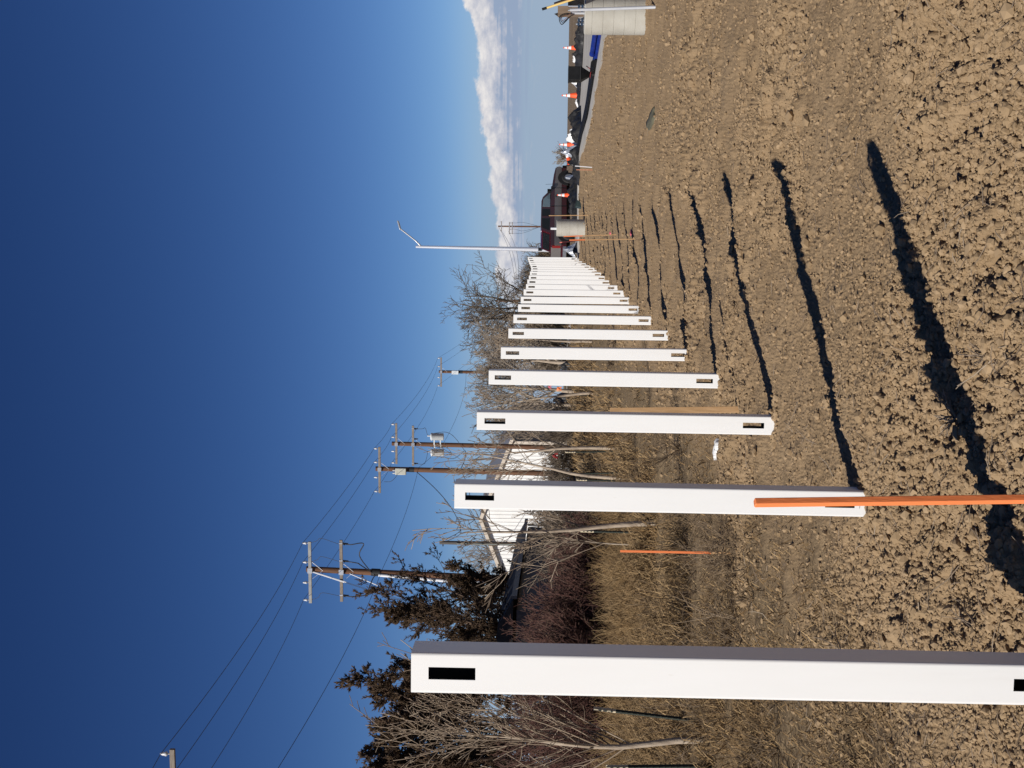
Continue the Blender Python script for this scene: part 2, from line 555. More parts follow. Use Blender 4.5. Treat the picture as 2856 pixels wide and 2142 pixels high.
def soilw(x, y):
    d = x - (rowx(y) - 1.05 + .9 * fbm(x * 1.1, y * 1.1, 4, 71) + .5 * fbm(x * .3, y * .3, 2, 75))
    return sstep(-.6, .6, d) * (1 - sstep(52.5, 54, y))


# ------------------------------------------------------------------ ground sheet
fov_a = np.arange(-27, 27.001, .036)
mid_l = np.arange(-48, -27, .4); mid_r = np.arange(27.4, 48, .4)
out_a = np.arange(50, 311, 3.0)
ang = np.radians(np.concatenate([mid_l, fov_a, mid_r, out_a]))
rad = np.concatenate([np.linspace(.25, 3.1, 36), 1 / np.linspace(1 / 3.12, 1 / 60, 760), np.geomspace(60.6, 5200, 70)])
A, Dd = np.meshgrid(ang, rad)
X, Y = Dd * np.sin(A), Dd * np.cos(A)
sw = soilw(X, Y)
aa = np.degrees(np.where(A > math.pi, A - 2 * math.pi, A))
fine = (1 - sstep(40, 50, np.abs(aa))) * (1 - sstep(50, 75, Dd))
Z = hbase(X, Y)
rough_ = .28 + .95 * sstep(-.18, .30, fbm(X * .6, Y * .6, 4, 91))
big = .072 * fbm(X * .8, Y * .8, 3, 5) + .026 * fbm(X * 2.6, Y * 2.6, 3, 15)
cl = .042 * lumps(X, Y, .24, 101, .10) * rough_ + .018 * lumps(X, Y, .085, 131, .20) * rough_ + .016 * lumps(X, Y, .04, 151, .5) * rough_ + .0085 * lumps(X, Y, .019, 171, .7) + .013 * fbm(X * 17, Y * 17, 4, 33) * rough_ + .045 * np.minimum(0, fbm(X * 9, Y * 9, 3, 38) + .2) * rough_
tr_ = .06 * fbm(X * .5, Y * .5, 3, 45) + .03 * fbm(X * 4, Y * 4, 4, 55)
Z = Z + fine * (sw * (big + cl) + (1 - sw) * tr_)
# under the concrete the soil lies lower
slab = sstep(8.75, 9.05, X) * sstep(18, 19, Y) * (1 - sstep(57, 58, Y)) + sstep(50.2, 50.7, Y) * sstep(4.2, 4.6, X) * (1 - sstep(57, 58, Y))
slab = np.clip(slab, 0, 1) * (1 - sstep(16.6, 17.2, X))
Z = Z * 1.0 - slab * .16 * (1 - 0) - slab * fine * sw * (big + cl)
# shallow hoof-sized pits in the loose soil
na, nr = len(ang), len(rad)
i = np.arange(nr - 1)[:, None] * na; j = np.arange(na)[None]
q = np.stack([i + j, i + (j + 1) % na, i + na + (j + 1) % na, i + na + j], -1).reshape(-1, 4)
mb = MB(); mb.add(np.stack([X, Y, Z], -1).reshape(-1, 3), q[:, ::-1] if False else q, 0, True)
mid = len(rad)
mb.add([[0, 0, float(Z[0].mean())]] + [[X[0, k], Y[0, k], Z[0, k]] for k in range(na)], [[0, 1 + (k + 1) % na, 1 + k] for k in range(na)])
fieldw = np.clip(sstep(16, 17, X) + sstep(56.5, 58, Y) * sstep(4, 5.5, X), 0, 1)
m_ground, nt, b = new_mat('ground')
b.inputs['Roughness'].default_value = .95; b.inputs['Specular IOR Level'].default_value = .1
vo = coords(nt)
soil = ramp(nt, noise(nt, 1.3, 8, vo, .65), [(.3, (.345, .246, .146)), (.5, (.315, .221, .129)), (.7, (.27, .187, .106))])
fl = ramp(nt, noise(nt, 55, 4, vo, .6), [(.28, (.70, .67, .64)), (.42, (1, 1, 1)), (.62, (1, 1, 1)), (.74, (1.2, 1.18, 1.14))])
mu = nt.nodes.new('ShaderNodeMix'); mu.data_type = 'RGBA'; mu.blend_type = 'MULTIPLY'; mu.inputs[0].default_value = 1
nt.links.new(soil, mu.inputs[6]); nt.links.new(fl, mu.inputs[7])
thatch = ramp(nt, noise(nt, 14, 9, vo, .75), [(.34, (.10, .07, .042)), (.5, (.20, .145, .085)), (.66, (.29, .215, .13))])
fieldc = ramp(nt, noise(nt, 1.0, 6, coords(nt, (.06, .35, 1)), .6), [(.35, (.155, .115, .078)), (.65, (.215, .163, .112))])
a1 = nt.nodes.new('ShaderNodeAttribute'); a1.attribute_name = 'soil'
a2 = nt.nodes.new('ShaderNodeAttribute'); a2.attribute_name = 'field'
c = mix(nt, a1.outputs['Fac'], thatch, mu.outputs[2]); c = mix(nt, a2.outputs['Fac'], c, fieldc)
nt.links.new(c, b.inputs['Base Color'])
bp = nt.nodes.new('ShaderNodeBump'); bp.inputs['Strength'].default_value = .8; bp.inputs['Distance'].default_value = .012
nt.links.new(noise(nt, 60, 7, vo, .7), bp.inputs['Height']); nt.links.new(bp.outputs[0], b.inputs['Normal'])
nfan = na + 1
go = mb.build('ground', m_ground, attrs={'soil': np.concatenate([sw.ravel(), np.ones(nfan)]), 'field': np.concatenate([fieldw.ravel(), np.zeros(nfan)])})
tag(go, kind='structure')
del A, q


def hsurf(x, y):
    """surface of the soil at points (same formula as the sheet)"""
    s = soilw(x, y)
    rg = .28 + .95 * sstep(-.18, .30, fbm(x * .6, y * .6, 4, 91))
    bg_ = .072 * fbm(x * .8, y * .8, 3, 5) + .026 * fbm(x * 2.6, y * 2.6, 3, 15)
    c_ = .042 * lumps(x, y, .24, 101, .10) * rg + .018 * lumps(x, y, .085, 131, .20) * rg + .013 * fbm(x * 17, y * 17, 4, 33) * rg + .045 * np.minimum(0, fbm(x * 9, y * 9, 3, 38) + .2) * rg + .016 * lumps(x, y, .04, 151, .5) * rg + .0085 * lumps(x, y, .019, 171, .7)
    t_ = .06 * fbm(x * .5, y * .5, 3, 45) + .03 * fbm(x * 4, y * 4, 4, 55)
    f = 1 - sstep(50, 75, np.hypot(x, y))
    return hbase(x, y) + f * (s * (bg_ + c_) + (1 - s) * t_)


def hs(x, y):
    return float(hsurf(np.array([x]), np.array([y]))[0])


# loose clods lying on the soil (uncountable)
ico = bpy.data.meshes.new('t'); import bmesh
bm = bmesh.new(); bmesh.ops.create_icosphere(bm, subdivisions=1, radius=1); bm.to_mesh(ico)
ICV1 = np.array([v.co[:] for v in ico.vertices]); ICF1 = np.array([p.vertices[:] for p in ico.polygons]); bm.free()
bm = bmesh.new(); bmesh.ops.create_icosphere(bm, subdivisions=2, radius=1); bm.to_mesh(ico)
ICV2 = np.array([v.co[:] for v in ico.vertices]); ICF2 = np.array([p.vertices[:] for p in ico.polygons]); bm.free()
bpy.data.meshes.remove(ico)


def clods(mb, x, y, r, iv, jf, sink=.35, z=None):
    N = len(x)
    z = hsurf(x, y) if z is None else z
    sc = r[:, None] * (1 + rng.normal(0, .22, (N, 3))).clip(.55, 1.6); sc[:, 2] *= .78
    V = iv[None] * (1 + rng.normal(0, .13, (N, len(iv), 1))) * sc[:, None]
    t = rng.random(N) * 6.283
    c, s = np.cos(t)[:, None], np.sin(t)[:, None]
    V = np.stack([V[..., 0] * c - V[..., 1] * s + x[:, None], V[..., 0] * s + V[..., 1] * c + y[:, None], V[..., 2] + (z + r * sink)[:, None]], -1)
    F = (jf[None] + (np.arange(N) * len(iv))[:, None, None]).reshape(-1, 3)
    mb.add(V.reshape(-1, 3), F, 0, False, np.repeat(rng.random(N), len(iv)))


mb = MB()
N = 170000
D = 1 / (1 / 48 + rng.random(N) * (1 / 3.2 - 1 / 48)); th = np.radians(rng.uniform(-24, 24, N))
x, y = D * np.sin(th), D * np.cos(th)
dens = .22 + 1.0 * sstep(-.18, .3, fbm(x * .6, y * .6, 4, 91)) + .15 * sstep(9, 3, D)
s_ = soilw(x, y)
keep = (rng.random(N) < dens * (.15 + .85 * s_)) & ~((x > 8.7) & (y > 18)) & (y < 50)
x, y, D = x[keep], y[keep], D[keep]
r = np.exp(rng.normal(math.log(.0037), .5, len(x))).clip(.0025, .024) * (1 + D * .10)
r = np.minimum(r, .045)
clods(mb, x, y, r, ICV1[:], ICF1)
N = 2300
D = 1 / (1 / 22 + rng.random(N) * (1 / 3.2 - 1 / 22)); th = np.radians(rng.uniform(-24, 24, N))
x, y = D * np.sin(th), D * np.cos(th)
keep = (rng.random(N) < (.15 + 1.2 * sstep(-.05, .35, fbm(x * .6, y * .6, 4, 91))) * soilw(x, y))
x, y = x[keep], y[keep]
clods(mb, x, y, np.exp(rng.normal(math.log(.0095), .42, len(x))).clip(.006, .034), ICV2, ICF2, .3)
# loose soil heaped against the foot of each post
for (bx, by, bz) in posts:
    n = 70
    t = rng.random(n) * 6.283; rr = .05 + .11 * rng.random(n) ** .7
    x, y = bx + rr * np.cos(t) * 1.2, by - .03 + rr * np.sin(t)
    clods(mb, x, y, rng.uniform(.008, .026, n), ICV1, ICF1, .25)
o = mb.build('soil_clods', m_clod)
tag(o, 'loose dry brown clods strewn over the bare soil', 'soil clods', kind='stuff')

# ------------------------------------------------------------------ fence posts


def post_mesh():
    w, t, hh = .127 / 2, .004, .0385 / 2
    a = w - .009
    arc = lambda cx, cy, s: [(cx + .009 * math.cos(R_(s + k * 22.5)), cy + .009 * math.sin(R_(s + k * 22.5))) for k in range(1, 4)]
    ring = [(-a, -w), (-hh, -w), (hh, -w), (a, -w)] + arc(a, -a, -90) + [(w, -a), (w, a)] + arc(a, a, 0) + [(a, w), (hh, w), (-hh, w), (-a, w)] + arc(-a, a, 90) + [(-w, a), (-w, -a)] + arc(-a, -a, 180)
    ring = np.array(ring); n = len(ring)
    hole = {1}
    jb = [k for k in range(n) if np.allclose(ring[k], (hh, w))][0]
    hole.add(jb)
    zs = np.array([-.40, .062, .206, 1.0, PH - .053 - .143, PH - .053, PH])
    hl = {1, 4}
    inner = np.sign(ring) * np.minimum(np.abs(ring), w - t)
    V = np.array([(x, y, z) for z in zs for x, y in ring] + [(x, y, z) for z in zs for x, y in inner])
    off = len(zs) * n
    outer, inn, rim = [], [], []
    for l in range(len(zs) - 1):
        for j in range(n):
            k = (j + 1) % n
            q = [l * n + j, l * n + k, (l + 1) * n + k, (l + 1) * n + j]
            if l in hl and j in hole:
                e = list(zip(q, q[1:] + q[:1]))
                rim += [[p2, p1, p1 + off, p2 + off] for p1, p2 in e]
                continue
            outer.append(q); inn.append([off + t_ for t_ in q[::-1]])
    L = (len(zs) - 1) * n
    for j in range(n):
        k = (j + 1) % n
        rim.append([L + j, L + k, L + k + off, L + j + off])
    mb = MB(); mb.add(V, outer, 0)
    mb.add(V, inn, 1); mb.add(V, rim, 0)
    return mb


NTH = ['Nearest', 'Second', 'Third', 'Fourth', 'Fifth', 'Sixth', 'Seventh', 'Eighth', 'Ninth', 'Tenth', 'Eleventh', 'Twelfth', 'Thirteenth', 'Fourteenth',
       'Fifteenth', 'Sixteenth', 'Seventeenth', 'Eighteenth', 'Nineteenth', 'Twentieth', 'Farthest']
LAB = {0: 'largest white vinyl fence post, nearest of the row, foot cut off by the photo edge',
       1: 'white vinyl fence post whose foot stands behind the orange stake, second of the row',
       2: 'white vinyl fence post with a bare wooden lath leaning behind it, third of the row',
       20: 'farthest white vinyl fence post, last of the row, beside the parked pickup truck'}
proto = post_mesh().build('fence_post', [m_vinyl, m_dark_in])
prs = random.Random(3)
for k, (bx, by, bz) in enumerate(posts):
    o = proto if k == 0 else proto.copy()
    if k: COL.objects.link(o)
    o.location = (bx, by, bz)
    o.rotation_euler = (prs.uniform(-.004, .004), prs.uniform(-.004, .004), R_(-5.6 + prs.uniform(-.8, .8)))
    if k == 1: o.location.x -= .010; o.rotation_euler[1] = .0048
    tag(o, LAB.get(k, f'white vinyl fence post with two rail slots, {NTH[k].lower()} counting from the nearest'), 'fence post', 'white fence posts standing in a row')
# ------------------------------------------------------------------ pavement and kerb


def grid_sheet(mb, xs, ys, dz, m=0):
    Xg, Yg = np.meshgrid(xs, ys)
    Zg = hbase(Xg, Yg) + dz
    n = len(xs)
    i = np.arange(len(ys) - 1)[:, None] * n; j = np.arange(n - 1)[None]
    mb.add(np.stack([Xg, Yg, Zg], -1).reshape(-1, 3), np.stack([i + j, i + j + 1, i + n + j + 1, i + n + j], -1).reshape(-1, 4), m, True)


mb = MB()
grid_sheet(mb, np.array([9.15, 11, 13, 15, 16.8]), np.arange(17, 57.3, .5), -.05)
grid_sheet(mb, np.array([4.35, 6, 7.5, 9.15]), np.arange(50.55, 57.3, .5), -.05)
pv = mb.build('pavement', m_conc2); tag(pv, kind='structure')


def sweep(path, prof, dzf):
    """profile (side, up) swept along a ground path"""
    path = np.asarray(path, float)
    T = np.gradient(path, axis=0); T /= np.linalg.norm(T, axis=1)[:, None]
    Nn = np.stack([T[:, 1], -T[:, 0]], 1)
    prof = np.asarray(prof, float); k = len(prof)
    V = np.array([[p[0] + n[0] * s, p[1] + n[1] * s, dzf(p[0], p[1]) + u] for p, n in zip(path, Nn) for s, u in prof])
    i = np.arange(len(path) - 1)[:, None] * k; j = np.arange(k)[None]
    return V, np.stack([i + j, i + (j + 1) % k, i + k + (j + 1) % k, i + k + j], -1).reshape(-1, 4)


cpath = [(8.95, y) for y in np.arange(17, 48.6, .7)] + [(8.95 - 1.6 + 1.6 * math.cos(t), 48.8 + 1.6 * math.sin(t)) for t in np.linspace(.1, 1.5, 7)] + [(x, 50.4) for x in np.arange(7.1, 4.3, -.4)]
V, F = sweep(cpath, [(-.30, -.2), (-.30, .05), (.0, .075), (.14, .07), (.17, -.055), (.45, -.045), (.45, -.2)], hz)
kb = MB().add(V, F).build('kerb', m_conc2); tag(kb, kind='structure')
mb = MB()
mb.add([[-22, 82, hz(-22, 82) + .02], [4, 84, hz(4, 84) + .02], [4, 86.6, hz(4, 86.6) + .02], [-22, 84.6, hz(-22, 84.6) + .02]], [[0, 1, 2, 3]])
pt = mb.build('path', m_conc2); tag(pt, kind='structure')

# ------------------------------------------------------------------ concrete light-pole piers


def pier(label, px, py, D, rad, ztop, rings):
    P = at(px, py, D)
    base = np.array([P[0], P[1], hz(P[0], P[1])])
    t = thing('concrete_pier', label, 'concrete pier', base, 0, 'round concrete light pole bases')
    h = ztop - base[2]
    prof = [(rad, -.25)]
    for k in range(1, rings + 1):
        z = h * k / (rings + .6) - .02
        prof += [(rad, z - .006), (rad - .006, z - .002), (rad - .006, z + .002), (rad, z + .006)]
    prof += [(rad, h - .02), (rad - .02, h)]
    MB().lathe(prof, 56, smooth=False).build('pier_body', m_concrete, t)
    return t, base, h


pa, pab, pah = pier('large ribbed concrete pier at the photo edge with grey conduit and yellow handle against it', 1700, 43, 20.33, .305, 1.0, 5)
rod = lambda a, b, r, n=8: MB().tube([a, b], r, n)
m_bnut = M('dark_blue_nut', (.02, .045, .085), (.015, .03, .06), 4, .4)
for dx, dy, bh in ((.11, -.11, .26), (.11, .11, .26), (-.11, .11, .13), (-.11, -.11, .11)):
    bo = rod((dx, dy, pah - .05), (dx, dy, pah + bh), .014).build('anchor_bolt', m_galv, pa)
    for zz in (.02, .075):
        MB().lathe([(.030, pah + zz), (.030, pah + zz + .03)], 6, (dx, dy, 0), smooth=False).build('nut', m_bnut, bo)
MB().tube([(-.01, -.15, pah - .05), (-.01, -.15, pah + .22)], .021, 12).build('conduit_stub', m_pvc, pa)
wl = lambda *pts: [np.array(at(px, py, D)) - pab for px, py, D in pts]


def smooth_path(pts, n=24):
    pts = np.asarray(pts, float); P = np.vstack([2 * pts[0] - pts[1], pts, 2 * pts[-1] - pts[-2]])
    out = []
    for i in range(1, len(P) - 2):
        for t in np.linspace(0, 1, max(3, n // (len(P) - 3)), endpoint=False):
            a, b_, c_, d_ = P[i - 1], P[i], P[i + 1], P[i + 2]
            out.append(.5 * ((2 * b_) + (-a + c_) * t + (2 * a - 5 * b_ + 4 * c_ - d_) * t * t + (-a + 3 * b_ - 3 * c_ + d_) * t ** 3))
    out.append(pts[-1])
    return np.array(out)


for k, (dd, mt) in enumerate(((0, m_cable), (.03, m_cable), (.06, M('copper_red_wire', (.25, .07, .04), None, 5, .5)))):
    q = wl((1600, 40, 20.15), (1594, 39, 20.15), (1578, 37 + 3 * k, 20.1 + dd), (1563 + 2 * k, 44 + 2 * k, 20.05 + dd), (1560 + 4 * k, 55 + k, 20.0 + dd), (1566 + 3 * k, 68 - 6 * k, 20.0 + dd), (1577 + 2 * k, 60 - 5 * k, 20.05), (1590, 46, 20.13), (1600, 41, 20.16))
    MB().tube(smooth_path(q, 40), .0075 - .0015 * k, 6).build('wire_loop', mt, pa)
pb, pbb, pbh = pier('small round concrete pier standing before the parked pickup truck', 1585, 635.5, 45.6, .31, 1.19, 3)
MB().tube([(-.03, 0, pbh - .05), (-.03, 0, pbh + .21)], .045, 12).build('conduit_stub', m_white_pvc, pb)


def place(name, mb, mat, label, cat, origin, group=None):
    o = mb.build(name, mat, None, origin)
    return tag(o, label, cat, group)


a, b_ = at(1592, 28, 19.9), gnd(1824, 20, .03)
place('conduit_pipe', MB().tube([b_ - (0, 0, .05), b_, a], .024, 14), m_pvc, 'grey plastic conduit pipe leaning on the large concrete pier', 'conduit pipe', b_)
# yellow handle
a = at(1512, 26, 19.62); d = unit((at(1600, -2, 19.55) - a)[None])[0]
e = a + d * 1.75
e[2] = max(e[2], hz(e[0], e[1]) + .02)
t = thing('tool_handle', 'long yellow tool handle with black end grip leaning on the large pier', 'tool handle', e)
MB().tube([a + d * .07 - e, (0, 0, 0)], .018, 12).build('handle', m_yellow, t)
MB().tube([a - e, a + d * .075 - e], .0205, 12).build('grip', m_black, t)
MB().bar(np.array((-.2, 0, .0)), np.array((.2, 0, .0)), .05, .06).build('head', m_blackmat, t)
a = at(1546, 11, 20.9); d = unit((at(1600, -9, 20.9) - a)[None])[0]; e = a + d * 1.5
e[2] = max(e[2], hz(e[0], e[1]) + .02)
place('steel_bar', MB().tube([a, e], .024, 8), M('dark_red_steel', (.03, .016, .017), None, 5, .6), 'dark brown steel bar slanting behind the yellow handle', 'steel bar', e)
# slatted black crate behind the pier
c0 = at(1620, 8, 24.5); gz = hz(c0[0], c0[1])
mb = MB()
for k in range(9): mb.box((.05 + .085 * k, 0, .55), (.045, .5, 1.1))
for z in (.08, .55, 1.06):
    mb.box((.39, -.262, z), (.8, .022, .07)); mb.box((.39, .262, z), (.8, .022, .07))
o = mb.build('slatted_crate', m_black, None, (0, 0, 0)); o.location = (c0[0], c0[1], gz)
tag(o, 'black slatted crate standing behind the large concrete pier', 'crate')
# plywood sheet and shovel further back
c0 = at(1600, 32, 30); gz = hz(c0[0], c0[1]) - .05
mb = MB(); mb.box((.02, 0, .64), (.27, .02, 1.28)); mb.box((.02, .02, .3), (.04, .02, .6))
o = mb.build('plywood_board', m_crate); o.location = (c0[0], c0[1], gz); o.rotation_euler = (R_(-3), 0, R_(4))
tag(o, 'weathered brown plywood board standing upright beyond the large concrete pier', 'board')
c0 = at(1561, 41, 30.4); gz = hz(c0[0], c0[1]) - .05
t = thing('shovel', 'upturned shovel with dark pointed blade behind the plywood board', 'shovel', (c0[0], c0[1], gz))
h = c0[2] - gz
MB().prism([(-.075, h - .06), (.045, h - .06), (.06, h + .02), (.035, h + .08), (.02, h + .13), (-.03, h + .06)], -.008, .008).build('blade', m_blackmat, t)
MB().tube([(0, 0, 0), (0, 0, h - .05)], .018, 10).build('handle', m_crate, t)

c0 = gnd(1620, 572, .24)
o = bevel(MB().box((0, 0, .06), (.26, .2, .24)).box((0, 0, .19), (.29, .23, .03)).build('utility_box', M('dark_teal_box', (.03, .05, .052), (.02, .035, .037), 5, .5)), .015)
o.location = (c0[0], c0[1], .24); o.rotation_euler = (0, R_(14), R_(10))
tag(o, 'small dark teal utility box tilted in the soil at the kerb', 'utility box')
# ------------------------------------------------------------------ pipes, hopper
for k, (dx, dz) in enumerate(((0, .065), (.16, .065), (.32, .065), (.08, .19), (.24, .19))):
    y1 = (38.6, 38.3, 38.8, 37.0, 37.6)[k]
    P = [(9.62 + dx, y, hz(9.6, y) - .045 + dz) for y in np.linspace(26, y1, 6)]
    mb = MB().tube(P, .066, 14)
    mb.lathe([(.075, 0), (.075, .16)], 16, P[-1], rot=[[1, 0, 0], [0, 0, -1], [0, 1, 0]])
    place('blue_pipe', mb, m_blue, ('blue plastic pipe on the pavement nearest the kerb', 'middle blue plastic pipe of the lower layer on the pavement', 'blue plastic pipe farthest from the kerb', 'short blue plastic pipe in the upper layer on the kerb side', 'upper blue plastic pipe away from the kerb')[k], 'pipe', P[0], 'blue pipes stacked by the kerb')
P = smooth_path([(9.42, 36.9, hz(9.4, 36.9) + .09), (9.47, 40, hz(9.4, 40) + .07), (9.42, 43, hz(9.4, 43) + .07), (9.1, 47, hz(9, 47) + .08), (8.75, 50.2, hz(8.7, 50) + .07), (8.1, 51.9, hz(8, 52) + .07), (6.9, 52.5, hz(7, 52.5) + .06)], 40)
place('black_pipe', MB().tube(P, .105, 14), m_black, 'thick black plastic pipe lying along the pavement edge', 'pipe', P[0])
c0 = gnd(1662, 206, .14)
t = thing('hopper', 'black hopper with funnel bottom on a short stem, red straps round it', 'hopper', (c0[0], c0[1] + .1, hz(c0[0], c0[1]) + .04))
s = .20
mb = MB()
V = [(-s, -s, .80), (s, -s, .80), (s, s, .80), (-s, s, .80), (-s, -s, .42), (s, -s, .42), (s, s, .42), (-s, s, .42), (-.055, -.055, .13), (.055, -.055, .13), (.055, .055, .13), (-.055, .055, .13)]
mb.add(V, [[0, 4, 5, 1], [1, 5, 6, 2], [2, 6, 7, 3], [3, 7, 4, 0], [4, 8, 9, 5], [5, 9, 10, 6], [6, 10, 11, 7], [7, 11, 8, 4], [0, 1, 2, 3], [11, 10, 9, 8]])
bevel(mb.build('bin', m_black, t), .008)
mb = MB()
for a, b_ in (((-s, -s), (s, -s)), ((s, -s), (s, s)), ((s, s), (-s, s)), ((-s, s), (-s, -s))):
    pass
for z_, w_ in ((.785, .03), (.43, .022)):
    mb = MB()
    for a, b_ in (((-s, -s), (s, -s)), ((s, -s), (s, s)), ((s, s), (-s, s)), ((-s, s), (-s, -s))): mb.bar((*a, z_), (*b_, z_), w_, w_)
    mb.build('rim', m_blackmat, t)
MB().tube([(0, 0, -.06), (0, 0, .15)], .05, 12).build('stem', m_blackmat, t)
MB().tube([(.03, -.06, .12), (.10, -.1, .09), (.16, -.05, .14), (.26, 0, .26)], .014, 6).tube([(.05, -.08, .08), (.14, -.08, .04), (.25, -.03, .09)], .012, 6).tube(smooth_path([(-.07, -.07, .14), (.07, -.07, .12), (.08, .07, .14), (-.07, .07, .13), (-.07, -.07, .14)], 20), .014, 6).build('strap', M('dull_red_strap', (.25, .035, .04), None, 5, .7), t)

# ------------------------------------------------------------------ traffic cones


def cone_mesh(t):
    MB().box((0, 0, .018), (.36, .36, .036)).build('base', m_blackmat, t)
    f = lambda z: .135 - (.135 - .026) * (z - .036) / .674
    MB().lathe([(.15, .036), (f(.06), .06), (f(.71), .71), (.012, .712)], 20).build('cone_body', m_cone, t)
    for z0, z1 in ((.36, .49), (.53, .66)):
        MB().lathe([(f(z0) + .004, z0), (f(z1) + .004, z1)], 20, caps=False).build('reflective_band', m_cone_w, t)


CL = [(1608, 133, 56, .0, 'orange traffic cone with two white bands nearest the photo edge, behind black sheeting'),
      (1612, 266, 54, .0, 'orange traffic cone standing on its black base, between the hopper and a long black sheet'),
      (1597, 403, 58, .1, 'orange traffic cone behind the white plastic sheet near the truck front'),
      (1581, 544, 60.5, .0, 'orange and white traffic cone standing in front of the pickup truck side')]
cp = None
for px, py, D, lift, lab in CL:
    P = at(px, py, D)
    if cp is None:
        cp = thing('traffic_cone', lab, 'traffic cone', (0, 0, 0), 0, 'traffic cones along the work site'); cone_mesh(cp); o = cp
    else:
        o = copy_tree(cp); o['label'] = lab
    z = {133: .20, 266: hz(P[0], D) - .02, 403: .30, 544: .35}[py]
    o.location = (P[0], D, z); o.rotation_euler = (0, 0, R_(py % 37))
P = at(1592, 459, 57)
o = copy_tree(cp); o['label'] = 'red traffic cone tipped over onto the black sheeting by the truck bumper'
o.location = (P[0], 57, P[2]); o.rotation_euler = (R_(35), R_(62), R_(20))

# ------------------------------------------------------------------ crumpled plastic


def film(name, mat, label, cat, pix, z0, wid, hgt, seed, group=None, D=None):
    """crumpled sheet heaped along a line on the ground"""
    if D is None: C = np.array([gnd(px, py, z0)[:2] for px, py in pix])
    else: C = np.array([at(1560, py, d)[:2] for (px, py), d in zip(pix, D)])
    s = np.concatenate([[0], np.cumsum(np.linalg.norm(np.diff(C, axis=0), axis=1))])
    L = s[-1]
    nu, nv = max(24, int(L / .06)), 26
    u = np.linspace(0, L, nu); v = np.linspace(-1, 1, nv)
    cx, cy = np.interp(u, s, C[:, 0]), np.interp(u, s, C[:, 1])
    tx, ty = np.gradient(cx), np.gradient(cy); n_ = np.hypot(tx, ty); nx, ny = ty / n_, -tx / n_
    hp = np.interp(u, np.linspace(0, L, len(hgt)), hgt)
    U, Vv = np.meshgrid(u, v, indexing='ij')
    wob = 1 + .5 * fbm(U * 1.6, Vv * .0 + seed, 2, seed)
    arch = (1 - np.abs(Vv) ** 2.2).clip(0) ** .75
    cr = fbm(U * 4.2, Vv * 1.7 + seed, 4, seed + 3)
    rg = 1 - np.abs(2 * fbm(U * 5.5, Vv * 2.2, 3, seed + 9))
    H = hp[:, None] * arch * (.68 + .5 * cr + .22 * (rg - .6)).clip(.15, 1.15) + .02
    endf = np.minimum(1, np.minimum(U, L - U) / .3)
    H = np.maximum(H * (.25 + .75 * endf), .012)
    off = Vv * wid / 2 * wob * (.6 + .4 * endf) + .05 * fbm(U * 3, Vv * 3, 2, seed + 5)
    Xp, Yp = cx[:, None] + nx[:, None] * off, cy[:, None] + ny[:, None] * off
    Zp = hbase(Xp, Yp) - .05 + H
    i = np.arange(nu - 1)[:, None] * nv; j = np.arange(nv - 1)[None]
    mb = MB().add(np.stack([Xp, Yp, Zp], -1).reshape(-1, 3), np.stack([i + j, i + nv + j, i + nv + j + 1, i + j + 1], -1).reshape(-1, 4), 0, True)
    Zb = hbase(Xp, Yp) - .055
    mb.add(np.stack([Xp, Yp, Zb], -1).reshape(-1, 3), np.stack([i + j, i + j + 1, i + nv + j + 1, i + nv + j], -1).reshape(-1, 4), 0, True)
    return place(name, mb, mat, label, cat, (cx[0], cy[0], hz(cx[0], cy[0])), group)


GB, GW = 'black plastic sheets along the pavement', 'white plastic sheets among the black ones'
film('plastic_sheet', m_film_b, 'black plastic sheet heaped left of the large pier, below the first cone', 'plastic sheet', [(1630, 55), (1628, 100), (1626, 150), (1623, 200)], .22, .7, [.28, .36, .42, .34, .3], 11, GB)
film('plastic_sheet', m_film_b, 'black plastic strip lying behind the hopper under the second cone', 'plastic sheet', [(1622, 205), (1619, 250), (1617, 300)], .23, .5, [.22, .16, .2, .08], 12, GB)
film('plastic_sheet', m_film_b, 'long black plastic sheet with a raised torn end, between second and third cone', 'plastic sheet', [(1620, 305), (1620, 330), (1621, 370), (1621, 400)], .23, .7, [.55, .5, .42, .5, .55], 13, GB)
film('plastic_sheet', m_film_b, 'crumpled black plastic heap beside the truck front wheel', 'plastic sheet', [(1621, 402), (1621, 440), (1620, 475), (1618, 500)], .24, .8, [.5, .55, .42, .45, .3], 14, GB)
film('plastic_sheet', m_film_b, 'wide crumpled black plastic sheet spread in front of the truck door', 'plastic sheet', [(1611, 500), (1612, 530), (1613, 570), (1614, 612)], .26, 1.1, [.35, .5, .42, .5, .3], 15, GB)
film('plastic_sheet', m_film_w, 'white plastic sheet lying on black sheeting just right of the first cone base', 'plastic sheet', [(1608, 140), (1607, 165), (1609, 190)], .25, .5, [.18, .34, .26, .16], 21, GW, D=[54.2, 54.2, 54.4])
film('plastic_sheet', m_film_w, 'narrow white plastic sheet behind the black hopper', 'plastic sheet', [(1605, 195), (1608, 250)], .25, .4, [.45, .4, .3], 22, GW, D=[54.6, 54.8])
film('plastic_sheet', m_film_w, 'small white plastic scrap right behind the second cone', 'plastic sheet', [(1605, 272), (1608, 300)], .25, .4, [.2, .25, .16], 23, GW, D=[55.2, 55.2])
film('plastic_sheet', m_film_w, 'long white plastic sheet draped over the black sheet beside the third cone', 'plastic sheet', [(1605, 345), (1600, 375), (1594, 405)], .25, .5, [.3, .45, .6, .7], 24, GW, D=[53.4, 53.6, 53.8])
film('plastic_bag', m_film_s, 'shiny silver plastic bag heaped right of the third cone', 'plastic bag', [(1590, 405), (1590, 444)], .25, .7, [.95, 1.2, 1.0, .5], 25, None, D=[53.2, 53.4])
film('plastic_sheet', m_film_s, 'torn silver plastic caught under the truck front wheel', 'plastic sheet', [(1602, 482), (1600, 508)], .25, .6, [.45, .75, .5], 26, GW, D=[54, 54.2])
